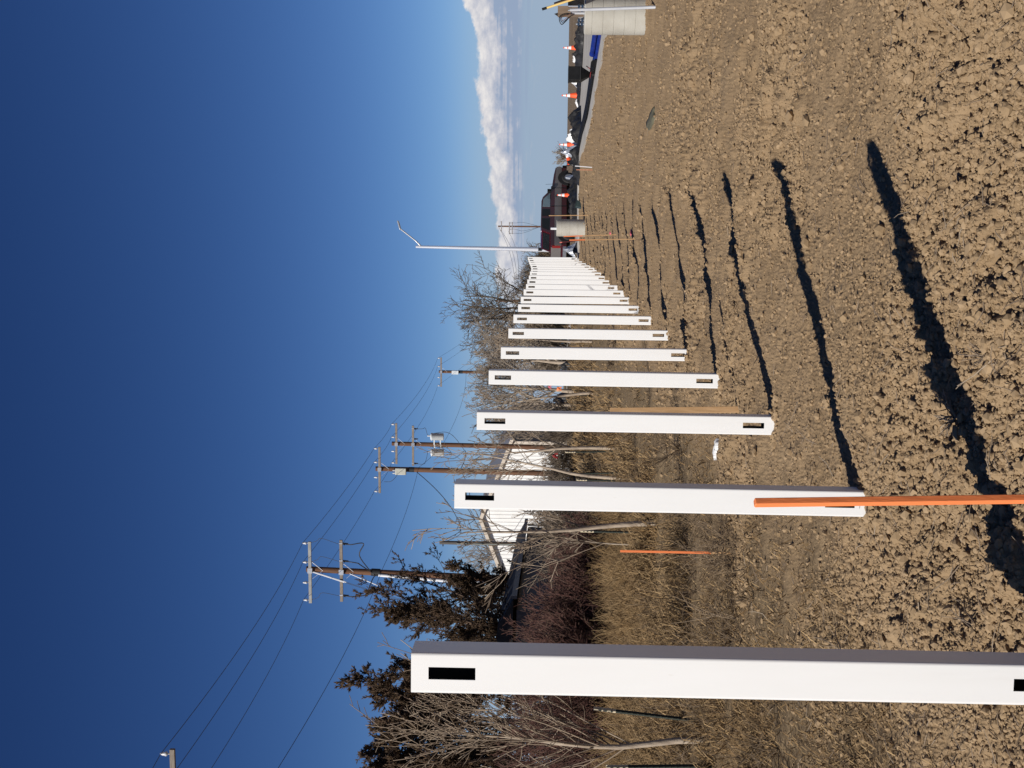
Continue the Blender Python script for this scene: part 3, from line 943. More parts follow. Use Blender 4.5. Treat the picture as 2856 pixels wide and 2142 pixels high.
film('plastic_bag', m_film_b, 'black plastic bag bunched up next to the tipped red cone', 'plastic bag', [(1595, 449), (1595, 458)], .25, .6, [.9, 1.05, .8], 27, None, D=[56, 56.2])
film('plastic_bag', m_film_b, 'small black bag on the pavement beside the large pier', 'plastic bag', [(1620, 45), (1620, 68)], .25, .5, [.5, .62, .5], 28, None, D=[46, 46.2])
film('wrapped_bundle', m_film_s, 'silver plastic wrapped bundle lying before the truck tailgate', 'bundle', [(1600, 677), (1600, 698), (1600, 722)], .25, .55, [.5, .62, .58, .5], 31, None, D=[53.6, 53.6, 53.6])
film('plastic_sheet', m_film_b, 'black plastic sheet folded under the silver wrapped bundle', 'plastic sheet', [(1606, 676), (1606, 722)], .25, .8, [.2, .24, .2], 32, GB, D=[52.9, 52.9])
# plastic beyond the fence on the left
film('plastic_bag', m_film_b, 'black plastic bag seen between the fourth and fifth fence posts', 'plastic bag', [(1585, 1000), (1585, 1036)], 0, 1.0, [.7, .75, .65], 41, None, D=[78, 78])
film('plastic_sheet', m_film_s, 'silver plastic sheet on the ground between the second and third fence posts, below the shed', 'plastic sheet', [(1585, 1262), (1585, 1332)], 0, .7, [.5, .62, .4, .55], 42, None, D=[74, 73])
film('plastic_bag', m_film_b, 'black plastic heap in the dry grass beside the second fence post', 'plastic bag', [(1600, 1284), (1600, 1318)], 0, .8, [.3, .6, .4], 43, None, D=[66, 66])
film('plastic_bag', m_film_w, 'white plastic bag seen between the fifth and sixth fence posts', 'plastic bag', [(1580, 944), (1580, 958)], 0, .7, [.5, .62, .5], 44, None, D=[76, 76])
film('plastic_bag', m_film_w, 'white plastic bag seen between the sixth and seventh fence posts', 'plastic bag', [(1580, 903), (1580, 914)], 0, .6, [.4, .5, .4], 45, None, D=[76, 76])
film('plastic_bag', m_film_b, 'dark plastic heap in the brush between the third and fourth fence posts', 'plastic bag', [(1575, 1086), (1575, 1142)], 0, 1.2, [.8, 1.1, .9], 46, None, D=[80, 80])

# ------------------------------------------------------------------ stakes and tape


def stake(label, top, bot, zb, w, th, mat, group=None, bare=None, rz=25, Dtop=None, name='survey_stake'):
    B = gnd(*bot, zb); T = at(*top, Dtop or B[1])
    d = unit((T - B)[None])[0]
    L = np.linalg.norm(T - B)
    mb = MB()
    cz, sz = math.cos(R_(rz)), math.sin(R_(rz))
    s0 = np.array([cz, sz, 0]); s0 = unit((s0 - d * (s0 @ d))[None])[0]
    u0 = np.cross(d, s0)
    Rm = np.stack([s0, u0, d], 1)
    ms = [mat]
    if bare:
        ms = [mat, bare[1]]
        k = bare[0]
        mb.box(B + d * (L * k - .12) / 2, (w, th, L * k + .12), 1, Rm); mb.box(B + d * (L * (1 + k) / 2), (w * 1.03, th * 1.03, L * (1 - k)), 0, Rm)
    else:
        mb.box(B + d * (L / 2 - .06), (w, th, L + .12), 0, Rm)
    o = place(name, mb, ms, label, 'survey stake', B, group)
    return bevel(o, min(w, th) * .12, 1)


GS = 'survey stakes around the site'
stake('near orange painted square stake standing before the second fence post', (2104, 1402), (3590, 1382), -.03, .0162, .0162, m_orange, GS, None, 32, 2.68)
stake('orange painted stake in the dry grass with its bare wooden foot showing', (1730, 1537), (2046, 1543), 0, .018, .014, m_orange, GS, (.2, m_pine), 10)
stake('unpainted wooden lath leaning behind the third fence post', (1701, 1146), (2066, 1142), 0, .050, .012, m_pine, GS, None, 12)
stake('thin orange stake touching the outline of the small concrete pier', (1572, 659.5), (1704, 655), .12, .020, .012, m_orange, GS, (.6, m_pine), 10)
stake('thin tan and orange stake one step left of the small concrete pier', (1588, 669.5), (1763, 667), .08, .017, .012, m_orange, GS, (.75, m_pine), 10)
stake('short pink topped stake beside the silver wrapped bundle', (1561, 676.5), (1632, 669), .28, .03, .014, M('faded_pink_paint', (.75, .2, .16), (.65, .16, .12), 5, .6), GS, (.3, m_pine), 5)
stake('white stake at the soil edge in front of the truck bumper', (1604, 463), (1641, 466), .24, .028, .014, m_white_pvc, GS, None, 5)
stake('short pale orange stake right next to the white stake', (1607, 473.5), (1642, 474), .24, .018, .012, M('faded_orange', (.70, .30, .17), (.6, .24, .13), 5, .6), GS, None, 5)
stake('slim tan rod standing against the truck door panel', (1531, 601.5), (1630, 600.5), .29, .026, .016, m_pine, GS, None, 5)


def patch(name, mat, label, cat, px, py, rx, ry, seed):
    c0 = gnd(px, py, 0.02); z = hs(c0[0], c0[1])
    c0 = np.array([c0[0], c0[1], z])
    n = 26
    a = np.arange(n) * 2 * math.pi / n
    rr = .75 + .5 * np.array([vnoise(np.array([3 * math.cos(t) + seed]), np.array([3 * math.sin(t)]), seed)[0] for t in a])
    ring = np.stack([np.cos(a) * rx * rr, np.sin(a) * ry * rr], 1)
    V = [(0, 0, .03)]
    for k, h in ((.5, .028), (1, .022), (1, -.06)):
        V += [(x * k, y * k, hs(c0[0] + x * k, c0[1] + y * k) - z + h) for x, y in ring]
    F3 = [[0, 1 + j, 1 + (j + 1) % n] for j in range(n)]
    F4 = [[1 + r * n + j, 1 + (r + 1) * n + j, 1 + (r + 1) * n + (j + 1) % n, 1 + r * n + (j + 1) % n] for r in range(2) for j in range(n)]
    mb = MB().add(V, F3, 0, True).add(V, F4, 0, True)
    o = mb.build(name, mat); o.location = [float(t) for t in c0]
    return tag(o, label, cat)


patch('paint_mark', m_pink, 'smaller pink paint mark on soil, nearer the small concrete pier', 'paint mark', 1700, 650, .06, .30, 3)
patch('paint_mark', m_pink, 'larger pink paint mark on soil below the small concrete pier', 'paint mark', 1762, 650, .075, .36, 4)
patch('fabric_scrap', M('grey_green_cloth', (.12, .115, .075), (.085, .08, .055), 7, .9, bump=.5), 'grey green fabric scrap half buried in the bare soil', 'fabric scrap', 1812, 335, .19, .55, 5)
patch('plastic_scrap', m_film_w, 'white plastic scrap lying in dry grass left of the third fence post', 'plastic scrap', 1997, 1262, .075, .05, 6)
patch('plastic_scrap', m_film_w, 'second white scrap touching the first one, nearer the third fence post', 'plastic scrap', 2002, 1240, .06, .045, 8)

# ------------------------------------------------------------------ pickup truck
TX, TY = 9.05, 68.0
t = thing('pickup_truck', 'maroon and grey extended cab pickup truck parked beyond the pavement', 'pickup truck', (TX, TY, hz(TX, TY)), R_(33))
W2 = .96
mb = MB()
mb.prism([(-2.72, .49), (2.66, .49), (2.7, .76), (-2.74, .76)], -W2, W2, 0)
mb.prism([(-2.75, .76), (2.76, .76), (2.74, 1.04), (1.55, 1.12), (-2.75, 1.12)], -W2 - .01, W2 + .01, 1)
mb.prism([(-2.75, 1.12), (-1.80, 1.12), (-1.80, 1.32), (-2.75, 1.32)], -W2, -W2 + .09, 0)
mb.prism([(-2.75, 1.12), (-1.80, 1.12), (-1.80, 1.32), (-2.75, 1.32)], W2 - .09, W2, 0)
mb.prism([(-1.80, 1.12), (1.45, 1.12), (1.32, 1.33), (-1.80, 1.33)], -W2, W2, 0)
bevel(mb.build('body', [m_maroon, m_pewter], t), .03, 2)
bevel(MB().prism([(1.3, 1.10), (2.70, 1.0), (2.70, 1.09), (2.2, 1.18), (1.3, 1.28)], -W2 + .03, W2 - .03).build('hood', m_maroon, t), .03, 2)
mb = MB().prism([(-1.80, 1.33), (1.27, 1.33), (.70, 1.76), (.42, 1.835), (-1.35, 1.85), (-1.58, 1.79)], -.80, .80)
bevel(mb.build('cab', m_maroon, t), .04, 3)
tg = MB().box((-2.752, 0, 1.04), (.05, 1.6, .52)); bevel(tg.build('tailgate', m_pewter, t), .015)
for s in (-1, 1):
    y0, y1 = (s * .80 - .012, s * .80 + .012)
    lo_, hi_ = min(y0, y1), max(y0, y1)
    MB().prism([(.02, 1.37), (.98, 1.37), (.56, 1.73), (.02, 1.77)], lo_, hi_).build('window', m_glass2, t)
    MB().prism([(-.62, 1.37), (-.16, 1.37), (-.16, 1.78), (-.62, 1.79)], lo_, hi_).build('window', m_glass, t)
    MB().prism([(-1.62, 1.40), (-.80, 1.37), (-.80, 1.79), (-1.42, 1.77)], lo_, hi_).build('window', m_glass, t)
    MB().box((.92, s * 1.03, 1.42), (.14, .2, .2)).build('mirror', m_black, t)
    MB().box((-2.765, s * .86, 1.02), (.06, .17, .42)).build('taillight', m_red, t)
    MB().box((2.76, s * .72, .92), (.06, .34, .16)).build('headlight', m_glass2, t)
    for xx in (-.72, -.08, 1.2): MB().box((xx, s * (W2 + .012), .90), (.018, .012, .82)).build('door_seam', m_black, t)
    MB().box((.62, s * (W2 + .018), 1.06), (.14, .03, .03)).build('door_handle', m_black, t)
    for xw in (-2.02, 1.94):
        ar = MB()
        aa_ = np.linspace(0, math.pi, 17)
        ring = [(xw + .54 * math.cos(q_), .42 + .54 * math.sin(q_)) for q_ in aa_]
        ar.prism(ring + [(xw - .54, .40), (xw + .54, .40)], min(s * W2, s * (W2 + .016)), max(s * W2, s * (W2 + .016)))
        ar.build('wheel_arch', m_blackmat, t)
        cw = s * (W2 - .08)
        rotm = [[1, 0, 0], [0, 0, -s], [0, s, 0]]
        wh = MB().lathe([(.22, -.115), (.34, -.115), (.375, -.07), (.375, .07), (.34, .115), (.22, .115)], 28, (xw, cw + s * .03, .375), rot=rotm, caps=False).build('wheel', m_blackmat, t)
        MB().lathe([(.005, -.09), (.08, -.10), (.09, -.075), (.17, -.06), (.215, -.10), (.225, -.112)], 20, (xw, cw + s * .03, .375), rot=rotm).build('rim', m_chrome, wh)
bevel(MB().prism([(-1.80, 1.38), (-1.78, 1.38), (-1.62, 1.74), (-1.64, 1.74)], -.66, .66).build('rear_window', m_glass, t), .002)
bevel(MB().prism([(1.235, 1.37), (1.26, 1.37), (.76, 1.74), (.735, 1.74)], -.68, .68).build('windshield', m_glass, t), .002)
bevel(MB().box((2.80, 0, .60), (.16, 1.9, .24)).build('bumper', m_black, t), .04)
bevel(MB().box((-2.82, 0, .58), (.16, 1.8, .2)).build('bumper', m_chrome, t), .03)
MB().box((2.752, 0, .90), (.05, 1.05, .22)).build('grille', m_black, t)
MB().box((0, 0, .42), (4.9, 1.3, .25)).build('chassis', m_blackmat, t)
MB().tube([(1.62, -.82, 1.22), (1.58, -.83, 1.62)], .008, 5).build('antenna', m_black, t)

# ------------------------------------------------------------------ street lamp
LB = at(1560, 697.5, 85); LT = at(1160, 688, 85)
gz = hz(LB[0], LB[1])
t = thing('street_lamp', 'tall silver street lamp pole with one angled arm behind the truck', 'street lamp', (LB[0], LB[1], gz))
o_ = np.array([LB[0], LB[1], gz])
Lt = LT - o_
MB().tube([(0, 0, -.2), Lt * .5, Lt], [.175, .13, .09], 20).build('pole', m_alu, t)
arm0, arm1 = at(1174, 686.5, 85) - o_, at(1116, 638, 84.6) - o_
MB().tube(smooth_path([arm0, arm0 * .65 + arm1 * .35 + (.03, 0, -.03), arm1], 14), [.055] * 6 + [.045] * (len(smooth_path([arm0, arm0 * .65 + arm1 * .35, arm1], 14)) - 6), 10).build('arm', m_galv, t)
hd = at(1109, 629, 84.5) - o_
ld = unit((hd - arm1 + (0.25, 0, -.02))[None])[0]
lh = MB().box((0, 0, 0), (.62, .30, .10)).build('lamp_head', m_galv, t)
lh.location = [float(q) for q in arm1 + ld * .25]; lh.rotation_euler = (0, -math.asin(ld[2]) , 0)
bevel(lh, .03)
MB().box((0, 0, -.056), (.42, .24, .02)).build('lens', m_glass2, lh)
MB().box(at(1506, 695.5, 84.83) - o_, (.2, .12, .24)).build('junction_box', m_black, t)

# ------------------------------------------------------------------ utility poles
PHI = R_(-9)
ARM = np.array([math.cos(PHI), math.sin(PHI), 0])
FWD = np.array([-math.sin(PHI), math.cos(PHI), 0])


def upole(label, top, D, leanx=0.0, r0=.16, r1=.105, arms=(), group='wooden utility poles'):
    """arms: (z below the top, right reach, left reach, insulator offsets, material, pins up)"""
    T = at(*top, D)
    g0 = hz(T[0], T[1])
    H = T[2] - g0
    B = np.array([T[0] - leanx * H, T[1], g0])
    t = thing('utility_pole', label, 'utility pole', B, 0, group)
    ax = lambda zt: np.array([leanx * (H - zt), 0, H - zt])
    MB().tube([(-leanx * .4, 0, -.4), ax(H * .5), ax(0)], [r0, (r0 + r1) / 2, r1], 16).build('pole', m_wood_pole, t)
    att = []
    for zt, rr, ll, ins, mat, up in arms:
        c = ax(zt) - FWD * (r1 + .05)
        ar = MB().bar(c - ARM * ll, c + ARM * rr, .095, .115, 0).build('crossarm', mat, t)
        mb = MB().bar(c - ARM * .4 + (0, 0, -.02), ax(zt + .5) - FWD * .1, .03, .012).bar(c + ARM * .4 + (0, 0, -.02), ax(zt + .5) - FWD * .1, .03, .012)
        mb.build('arm_brace', m_galv, t)
        MB().box(c - FWD * .055, (.2, .03, .19)).build('arm_plate', m_galv, t)
        pts = []
        for k in ins:
            q = c + ARM * k
            if up:
                MB().lathe([(.018, .05), (.018, .12), (.055, .13), (.06, .17), (.04, .19), (.05, .22), (.03, .26), (.028, .29)], 10, q).build('insulator', m_porc, ar)
                pts.append(B + q + (0, 0, .28))
            else:
                MB().tube([q - (0, 0, .05), q - FWD * .12 - (0, 0, .16)], [.035, .045], 8).tube([q - FWD * .05 - (0, 0, .07), q - FWD * .05 - (0, 0, .30)], [.05, .028], 8).build('cutout', m_dins, ar)
                MB().box(q + (0, 0, 0), (.045, .12, .14)).build('bracket', m_galv, ar)
                pts.append(B + q - FWD * .12 - (0, 0, .18))
        att.append(pts)
    return t, B, H, ax, att


A_t, A_b, A_h, A_ax, A_at = upole('leaning utility pole with two crossarms and white conduit, above the junipers', (855, 1587), 50, .033, .155, .115,
                                  [(.17, 1.18, 1.34, (1.12, .34, -.5, -1.22), M('grey_crossarm', (.30, .30, .29), (.22, .22, .215), 5, .7), True), (1.42, 1.31, 1.21, (1.18, .47, -.95), m_wood_arm, False)])
for zz, ro in ((2.9, .055),):
    P = [A_ax(A_h) + (-.20, -.05, -.3), A_ax(A_h * .5) + (-.17, -.1, 0), A_ax(2.9) + (-.075, -.14, 0)]
    MB().tube(P, .062, 12).build('conduit', m_white_pvc, A_t)
MB().tube([A_ax(2.6) + (.01, -.02, 0), A_ax(2.95) + (.01, -.02, 0)], .15, 12).build('pole_band', m_blackmat, A_t)
zc = A_ax(2.75) + np.array([-.08, -.16, 0])
for k, q in enumerate(A_at[1]):
    q = q - A_b
    if k < 2: P = [q, q + (.0, -.1, -.25), q + (.05 - .1 * k, -.1, -.75 + .2 * k), (q + zc) / 2 + (.18, -.15, .0), zc + (.1, 0, .12), zc]
    else: P = [q, q + (.0, -.1, -.35), q + (.1, -.1, -.95), (q + zc) / 2 + (-.15, -.15, -.35), zc + (-.1, 0, .05), zc + (0, 0, -.1)]
    MB().tube(smooth_path(P, 26), .021, 7).build('riser_cable', m_cable, A_t)
for (k, q), u_ in zip(enumerate(A_at[1]), (A_at[0][0], A_at[0][1], A_at[0][3])):
    q = q - A_b + (0, 0, .25); u_ = u_ - A_b - (0, 0, .3)
    MB().tube(smooth_path([u_, u_ + (.12, -.1, -.3), (u_ + q) / 2 + (.22, -.1, .1), q], 16), .009, 5).build('jumper_wire', m_wire, A_t)
for zt, dx in ((.22, -3.1), (.30, -3.0), (1.75, -3.5)):
    a = A_ax(zt) + (-.08, -.12, 0); e = np.array([a[0] + dx * 1.0, a[1] - .8, .0])
    gw = MB().tube([a, e], .008, 5).build('guy_wire', m_wire, A_t)
    MB().tube([a, a + (e - a) * .125], .018, 7).build('insulator_rod', m_white_pvc, gw)

B_t, B_b, B_h, B_ax, B_at = upole('brown utility pole with one crossarm and a boxed switch, above the second fence post', (1048, 1307), 65, .012, .155, .12,
                                  [(.22, 1.18, 1.24, (1.1, .38, -.42, -1.16), m_wood_arm, True)])
bx_ = MB().box(B_ax(1.32) + (-.10, -.2, 0), (.34, .24, .56)).build('switch_box', M('cream_switch_box', (.52, .52, .45), (.42, .42, .36), 9, .5), B_t); bevel(bx_, .03)
for dx in (-.1, .05): MB().lathe([(.02, 0), (.045, .03), (.03, .07), (.045, .1), (.02, .16)], 8, B_ax(1.06) + (-.10 + dx, -.2, 0)).build('insulator', m_porc, bx_)
MB().tube([B_ax(1.72) + (0, 0, 0), B_ax(2.0)], .135, 12).build('pole_band', m_blackmat, B_t)
q = B_at[0][3] - B_b + (.5, 0, -.5)
MB().tube(smooth_path([q, q + (.05, -.1, -.4), q + (.45, -.1, -.75), B_ax(1.1) + (-.2, -.2, 0)], 16), .012, 5).build('jumper_wire', m_wire, B_t)

C_t, C_b, C_h, C_ax, C_at = upole('brown utility pole with two crossarms carrying two grey transformers', (1093, 1237), 73, .010, .15, .12,
                                  [(.28, 1.24, 1.17, (1.17, .42, -.42, -1.1), m_wood_arm, True), (1.25, 1.12, 1.25, (.95, .35, -1.1), m_wood_arm, False)])
for s, zt in ((1, 2.65), (-1, 2.68)):
    c = C_ax(zt) + np.array([s * .46, -.12, 0])
    tr = MB().lathe([(.19, -.36), (.21, -.35), (.21, .30), (.225, .31), (.225, .35), (.15, .40), (.02, .42)], 22, c).build('transformer', m_trafo, C_t)
    MB().lathe([(.03, .38), (.055, .42), (.035, .47), (.05, .52), (.03, .58)], 8, c + (.05, 0, 0)).build('insulator', m_porc, tr)
    for dz in (.18, -.18): MB().bar(C_ax(zt) + (0, -.12, dz), c + (0, 0, dz), .05, .07).build('bracket', m_trafo, tr)
    u_ = C_at[1][0 if s > 0 else 2] - C_b; q = c + (.05, 0, .56)
    MB().tube(smooth_path([u_, u_ + (s * .02, -.1, -.4), (u_ + q) / 2 + (s * .25, 0, -.2), q], 16), .012, 5).build('jumper_wire', m_wire, C_t)
    e = C_ax(3.9) + (-.1, -.2, 0)
    MB().tube(smooth_path([c + (s * .2, 0, .2), c + (s * .28, -.1, -.5), c + (s * .15 - .15, -.1, -1.0), e + (-.2, 0, -.35)], 16), .014, 5).build('drop_cable', m_cable, C_t)

D_t, D_b, D_h, D_ax, D_at = upole('brown utility pole with one crossarm above the fourth fence post', (1224, 1036.5), 103, .0, .15, .115,
                                  [(.2, 1.2, 1.22, (1.14, .45, -.45, -1.14), m_wood_arm, True)])
bevel(MB().box(D_ax(1.35) + (-.06, -.2, 0), (.3, .2, .55)).build('switch_box', m_trafo, D_t), .02)
MB().tube([D_ax(1.68), D_ax(1.95)], .135, 12).build('pole_band', m_blackmat, D_t)
G_t, G_b, G_h, G_ax, G_at = upole('distant utility pole half hidden by the big bare tree crown', (1398, 891), 150, .0, .15, .11, [(.2, 1.2, 1.2, (1.1, .4, -.4, -1.1), m_wood_arm, True)])
N0 = at(489, 2073, 30)
nt_ = at(475, 2073 + 1.22 / 30 * FPX, 30)
N_t, N_b, N_h, N_ax, N_at = upole('nearest utility pole, only its crossarm tip and insulator inside the photo', (468, 2073 + 1.20 / 30 * FPX), 30.1, .0, .16, .12, [(.2, 1.22, 1.22, (1.1, .2, -.45, -1.1), m_wood_arm, True)])
E_top = at(1226, 1513, 80)
t = thing('utility_pole', 'short grey service pole without crossarm in front of the white shed', 'utility pole', (E_top[0], E_top[1], hz(E_top[0], 80)), 0, 'wooden utility poles')
eh = E_top[2] - hz(E_top[0], 80)
MB().tube([(0, 0, -.3), (0, 0, eh)], [.15, .115], 14).build('pole', M('grey_weathered_pole', (.11, .10, .092), (.07, .064, .058), 4, .85, stretch=(5, 5, .3)), t)
MB().tube([(-.03, -.16, .2), (-.03, -.145, eh - 1.1)], .04, 10).build('conduit', M('grey_green_conduit', (.22, .24, .22), None, 4, .5), t)
for s in (-1, 1): MB().tube([(s * .1, 0, eh - .22), (s * .24, 0, eh - .22)], .035, 8).build('insulator', m_dins, t)
F_t, F_b, F_h, F_ax, F_at = upole('far utility pole with a double crossarm above the truck roof', (1389, 631), 220, .0, .16, .12,
                                  [(.6, .9, .9, (.8, -.8), m_wood_arm, True), (2.0, .75, 1.35, (-1.2, -.5, .6), m_wood_arm, False), (2.5, .75, 1.35, (), m_wood_arm, False)], )
for k, q in enumerate(F_at[1]):
    q = q - F_b
    MB().tube(smooth_path([q, q + (.0, -.1, -.9), q * .5 + F_ax(5.6) * .5 + (.4 if k == 2 else -.5, 0, -.6), F_ax(7.4)], 16), .022, 5).build('riser_cable', m_cable, F_t)
MB().tube([F_ax(7.4) + (-.05, -.20, 0), F_ax(F_h - .2) + (-.05, -.18, 0)], .09, 8).build('conduit', m_pvc, F_t)
H_t, H_b, H_h, H_ax, H_at = upole('distant brown pole leaning beside the big bare tree, behind the ninth post', (1384, 839), 140, -.02, .17, .13, [(.25, .75, .9, (.7, -.8), m_wood_arm, True)])


def span(pts, sag, r, label, name='power_line', n=14, mat=None, group='overhead lines between the poles'):
    P = []
    for i in range(len(pts) - 1):
        a, b_ = np.asarray(pts[i]), np.asarray(pts[i + 1])
        s = sag if np.isscalar(sag) else sag[i]
        for t_ in np.linspace(0, 1, n, endpoint=False): P.append(a + (b_ - a) * t_ - np.array([0, 0, 4 * s * t_ * (1 - t_)]))
    P.append(np.asarray(pts[-1]))
    return place(name, MB().tube(np.array(P), r, 5), mat or m_wire, label, 'power line', pts[0], group)


ext = lambda p, d: np.asarray(p) + np.array(d)
sg = [.25, .12, .1, .35, .5]
for k, lab in ((0, 'overhead wire on the right hand ends of the crossarms'), (1, 'overhead wire on the inner right insulators of the crossarms'), (3, 'overhead wire on the left hand ends of the crossarms')):
    pre = ext(N_at[0][k], (-4.5, -28, 0))
    span([pre, N_at[0][k], A_at[0][k], B_at[0][k], C_at[0][k], D_at[0][k], G_at[0][k]], [.4] + sg, .0085, lab)
span([at(500, 2400, 22), at(776, 2142, 31), A_b + A_ax(3.0) + (.1, .2, 0), B_b + B_ax(2.2) + (.1, .2, 0), C_b + C_ax(3.0) + (.1, .2, 0), D_b + D_ax(2.2) + (.1, .2, 0), G_b + G_ax(2.0)], [.1, .2, .15, .1, .4, .5], .0085, 'lowest overhead wire strung below the crossarms')
span([B_b + B_ax(2.15) + (-.12, -.1, 0), at(1286, 1487, 79.5), E_top + (.1, 0, -.45)], [.5, .12], .02, 'sagging service cable from the boxed switch pole down to the short grey pole', 'service_cable', mat=m_cable)
span([C_b + C_ax(4.3) + (-.3, -.2, 0), at(1283, 1310, 70), at(1305, 1420, 85), at(1352, 1640, 110)], [.1, .3, .8], .02, 'service cable running from the transformers across the white shed gable', 'service_cable', mat=m_cable)
span([D_b + D_ax(2.3), at(1362, 1115, 112)], .5, .015, 'thin cable sloping down from the pole above the fourth fence post', 'service_cable')
for k, (a, b_) in enumerate((((1391, 633), (1437, 800)), ((1395, 640), (1440, 760)), ((1418, 645), (1446, 780)))):
    span([at(*a, 220), at(*b_, 165)], .6, .022, ('highest', 'middle', 'lowest')[k] + ' faint wire leaving the far double crossarm pole to the left', group='faint wires of the far pole')

# ------------------------------------------------------------------ buildings
Cr = at(1560, 1238, 100)
tt = R_(12)
t = thing('metal_shed', 'white ribbed metal shed with low gable and tan trim behind the poles', 'shed', (Cr[0], Cr[1], hz(Cr[0], Cr[1]) - .05), -tt)
Wd, he, hr, Ld = 12.6, 4.38, 6.72, 14.0
mb = MB()
zr = lambda x: he + (hr - he) * (1 - abs(x + Wd / 2) / (Wd / 2))
mb.prism([(-Wd, 0), (0, 0), (0, he), (-Wd / 2, hr), (-Wd, he)], 0, Ld)
for k in range(41):
    x = -Wd + .15 + k * (Wd - .3) / 40
    mb.prism([(x - .045, 0), (x + .045, 0), (x + .025, zr(x) - .02), (x - .025, zr(x) - .02)], -.035, .004)
for k in range(46):
    y = .15 + k * (Ld - .3) / 45
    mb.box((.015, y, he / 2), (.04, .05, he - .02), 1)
mb.build('wall', [m_steel_w, M('shaded_steel_siding', (.12, .12, .13), (.09, .09, .1), 2, .5)], t)  # side ribs: shade of the unlit side put into a darker colour
MB().box((.035, Ld / 2, he / 2), (.02, Ld - .02, he), 0).build('side_wall', M('shaded_side_siding', (.10, .10, .11), (.075, .075, .085), 2, .5), t)  # dark sheet over the white side wall, its shade painted in
sl_ = math.atan2(hr - he, Wd / 2)
n1 = np.array([math.sin(sl_), math.cos(sl_)])
mb = MB()
for s in (-1, 1):
    a = np.array([-Wd / 2, hr + .02]); e = np.array([-Wd / 2 + s * (Wd / 2 + .35), hr - (Wd / 2 + .35) * math.tan(sl_) + .02])
    mb.prism([tuple(a), tuple(e), tuple(e + (0, .12)), tuple(a + (0, .12))] if s < 0 else [tuple(e), tuple(a), tuple(a + (0, .12)), tuple(e + (0, .12))][::1], -.35, Ld + .3)
mb.build('roof', M('grey_roof_steel', (.3, .3, .31), (.24, .24, .25), 2, .5), t)
mb = MB()
for s in (-1, 1):
    a = np.array([-Wd / 2, hr + .17]); e = np.array([-Wd / 2 + s * (Wd / 2 + .38), hr - (Wd / 2 + .38) * math.tan(sl_) + .17])
    mb.prism([tuple(e - (0, .28)), tuple(a - (0, .28)), tuple(a), tuple(e)] if s < 0 else [tuple(a - (0, .28)), tuple(e - (0, .28)), tuple(e), tuple(a)], -.39, -.352)
mb.box((.05, -.045, he / 2 - .1), (.24, .06, he - .2))
mb.build('trim', m_trim, t)
MB().box((.42, Ld / 2, he - .1), (.1, Ld + .6, .16)).build('gutter', M('white_gutter', (.7, .7, .68), None, 2, .5), t)

pR, pL = at(1466, 1470, 60), at(1433, 1689, 35.6)
v_ = pL - pR; Lh = np.hypot(v_[0], v_[1]) + .8
angh = math.atan2(v_[1], v_[0])
t = thing('low_house', 'low dark house wall with a grey gutter behind the red shrubs', 'house', (pR[0], pR[1], 0), angh)
ez = 2.34      # local x runs towards the camera along the wall, +y is the lit street side
MB().box((Lh / 2, -.62, 1.12), (Lh, 1.24, 2.24)).build('wall', m_taupe, t)
mb = MB()
V = [(-.3, .3, ez), (Lh, .3, ez), (Lh, -.45, ez + .42), (-.3, -.45, ez + .42), (-.3, -.8, ez + .46), (Lh, -.8, ez + .46), (-.3, -1.5, ez), (Lh, -1.5, ez)]
mb.add(V, [[0, 1, 2, 3], [3, 2, 5, 4], [4, 5, 7, 6], [6, 7, 1, 0]]).add(V, [[0, 3, 4, 6]]).add(V, [[1, 7, 5, 2]])
mb.build('roof', m_roof, t)
MB().box((Lh / 2 - .15, .345, ez - .03), (Lh + .3, .085, .15)).build('gutter', m_fascia, t)
MB().tube([(.2, .12, .1), (.2, .12, ez - .1)], .04, 8).build('downpipe', m_fascia, t)
# ------------------------------------------------------------------ vegetation


def tree(name, label, cat, px, py, D, toppx, seed, spec, mat_t, mat_b, group=None, rbase=.05, lean=(0, 0), levels=(), kt=9, jit=.05, part='branches', base=None, sides=3):
    """trunk and branch levels, each level sprouting from the one before"""
    rg = np.random.default_rng(seed)
    if base is None:
        P0 = at(px, py, D); g = np.array([P0[0], P0[1], hz(P0[0], P0[1]) - .04])
    else: g = np.array([base[0], base[1], hs(base[0], base[1]) - .03]); D = g[1]
    T = at(toppx, py, D); H = T[2] - g[2]
    t = thing(name, label, cat, g, 0, group)
    d0 = np.array([[lean[0], lean[1], 1.0]])
    L0 = spec.get('trunk', 1.0) * H
    P = curve_pts(np.zeros((1, 3)), d0, np.array([L0]), kt, .12, jit, rg); P[:, 0, 2] -= .15
    Rr = np.linspace(rbase, rbase * spec.get('ttaper', .25), kt)[None]
    mb = MB(); mb.tube(P[0], Rr[0], 8)
    allP = [(P, Rr)]
    cur = (P, Rr)
    bm_ = MB()
    for li, lv in enumerate(levels):
        Q, RR = sprout(cur[0], cur[1], rg=rg, **lv)
        RR = np.maximum(RR, spec.get('minr', .0025))
        tubes(bm_, Q, RR, 4 if li == 0 and sides > 2 else 3, 0, rg.random(len(Q)))
        cur = (Q, RR)
        allP.append(cur)
    mb.build('trunk', mat_t, t)
    if bm_.ch: bm_.build(part, mat_b, t)
    return t, g, H, allP, rg


L = lambda n, t0, t1, ang, lr, rr, K, up, jit, taper=.4, shrink=.6: dict(n=n, t0=t0, t1=t1, ang=R_(ang), lr=lr, rr=rr, K=K, up=up, jit=jit, taper=taper, shrink=shrink)

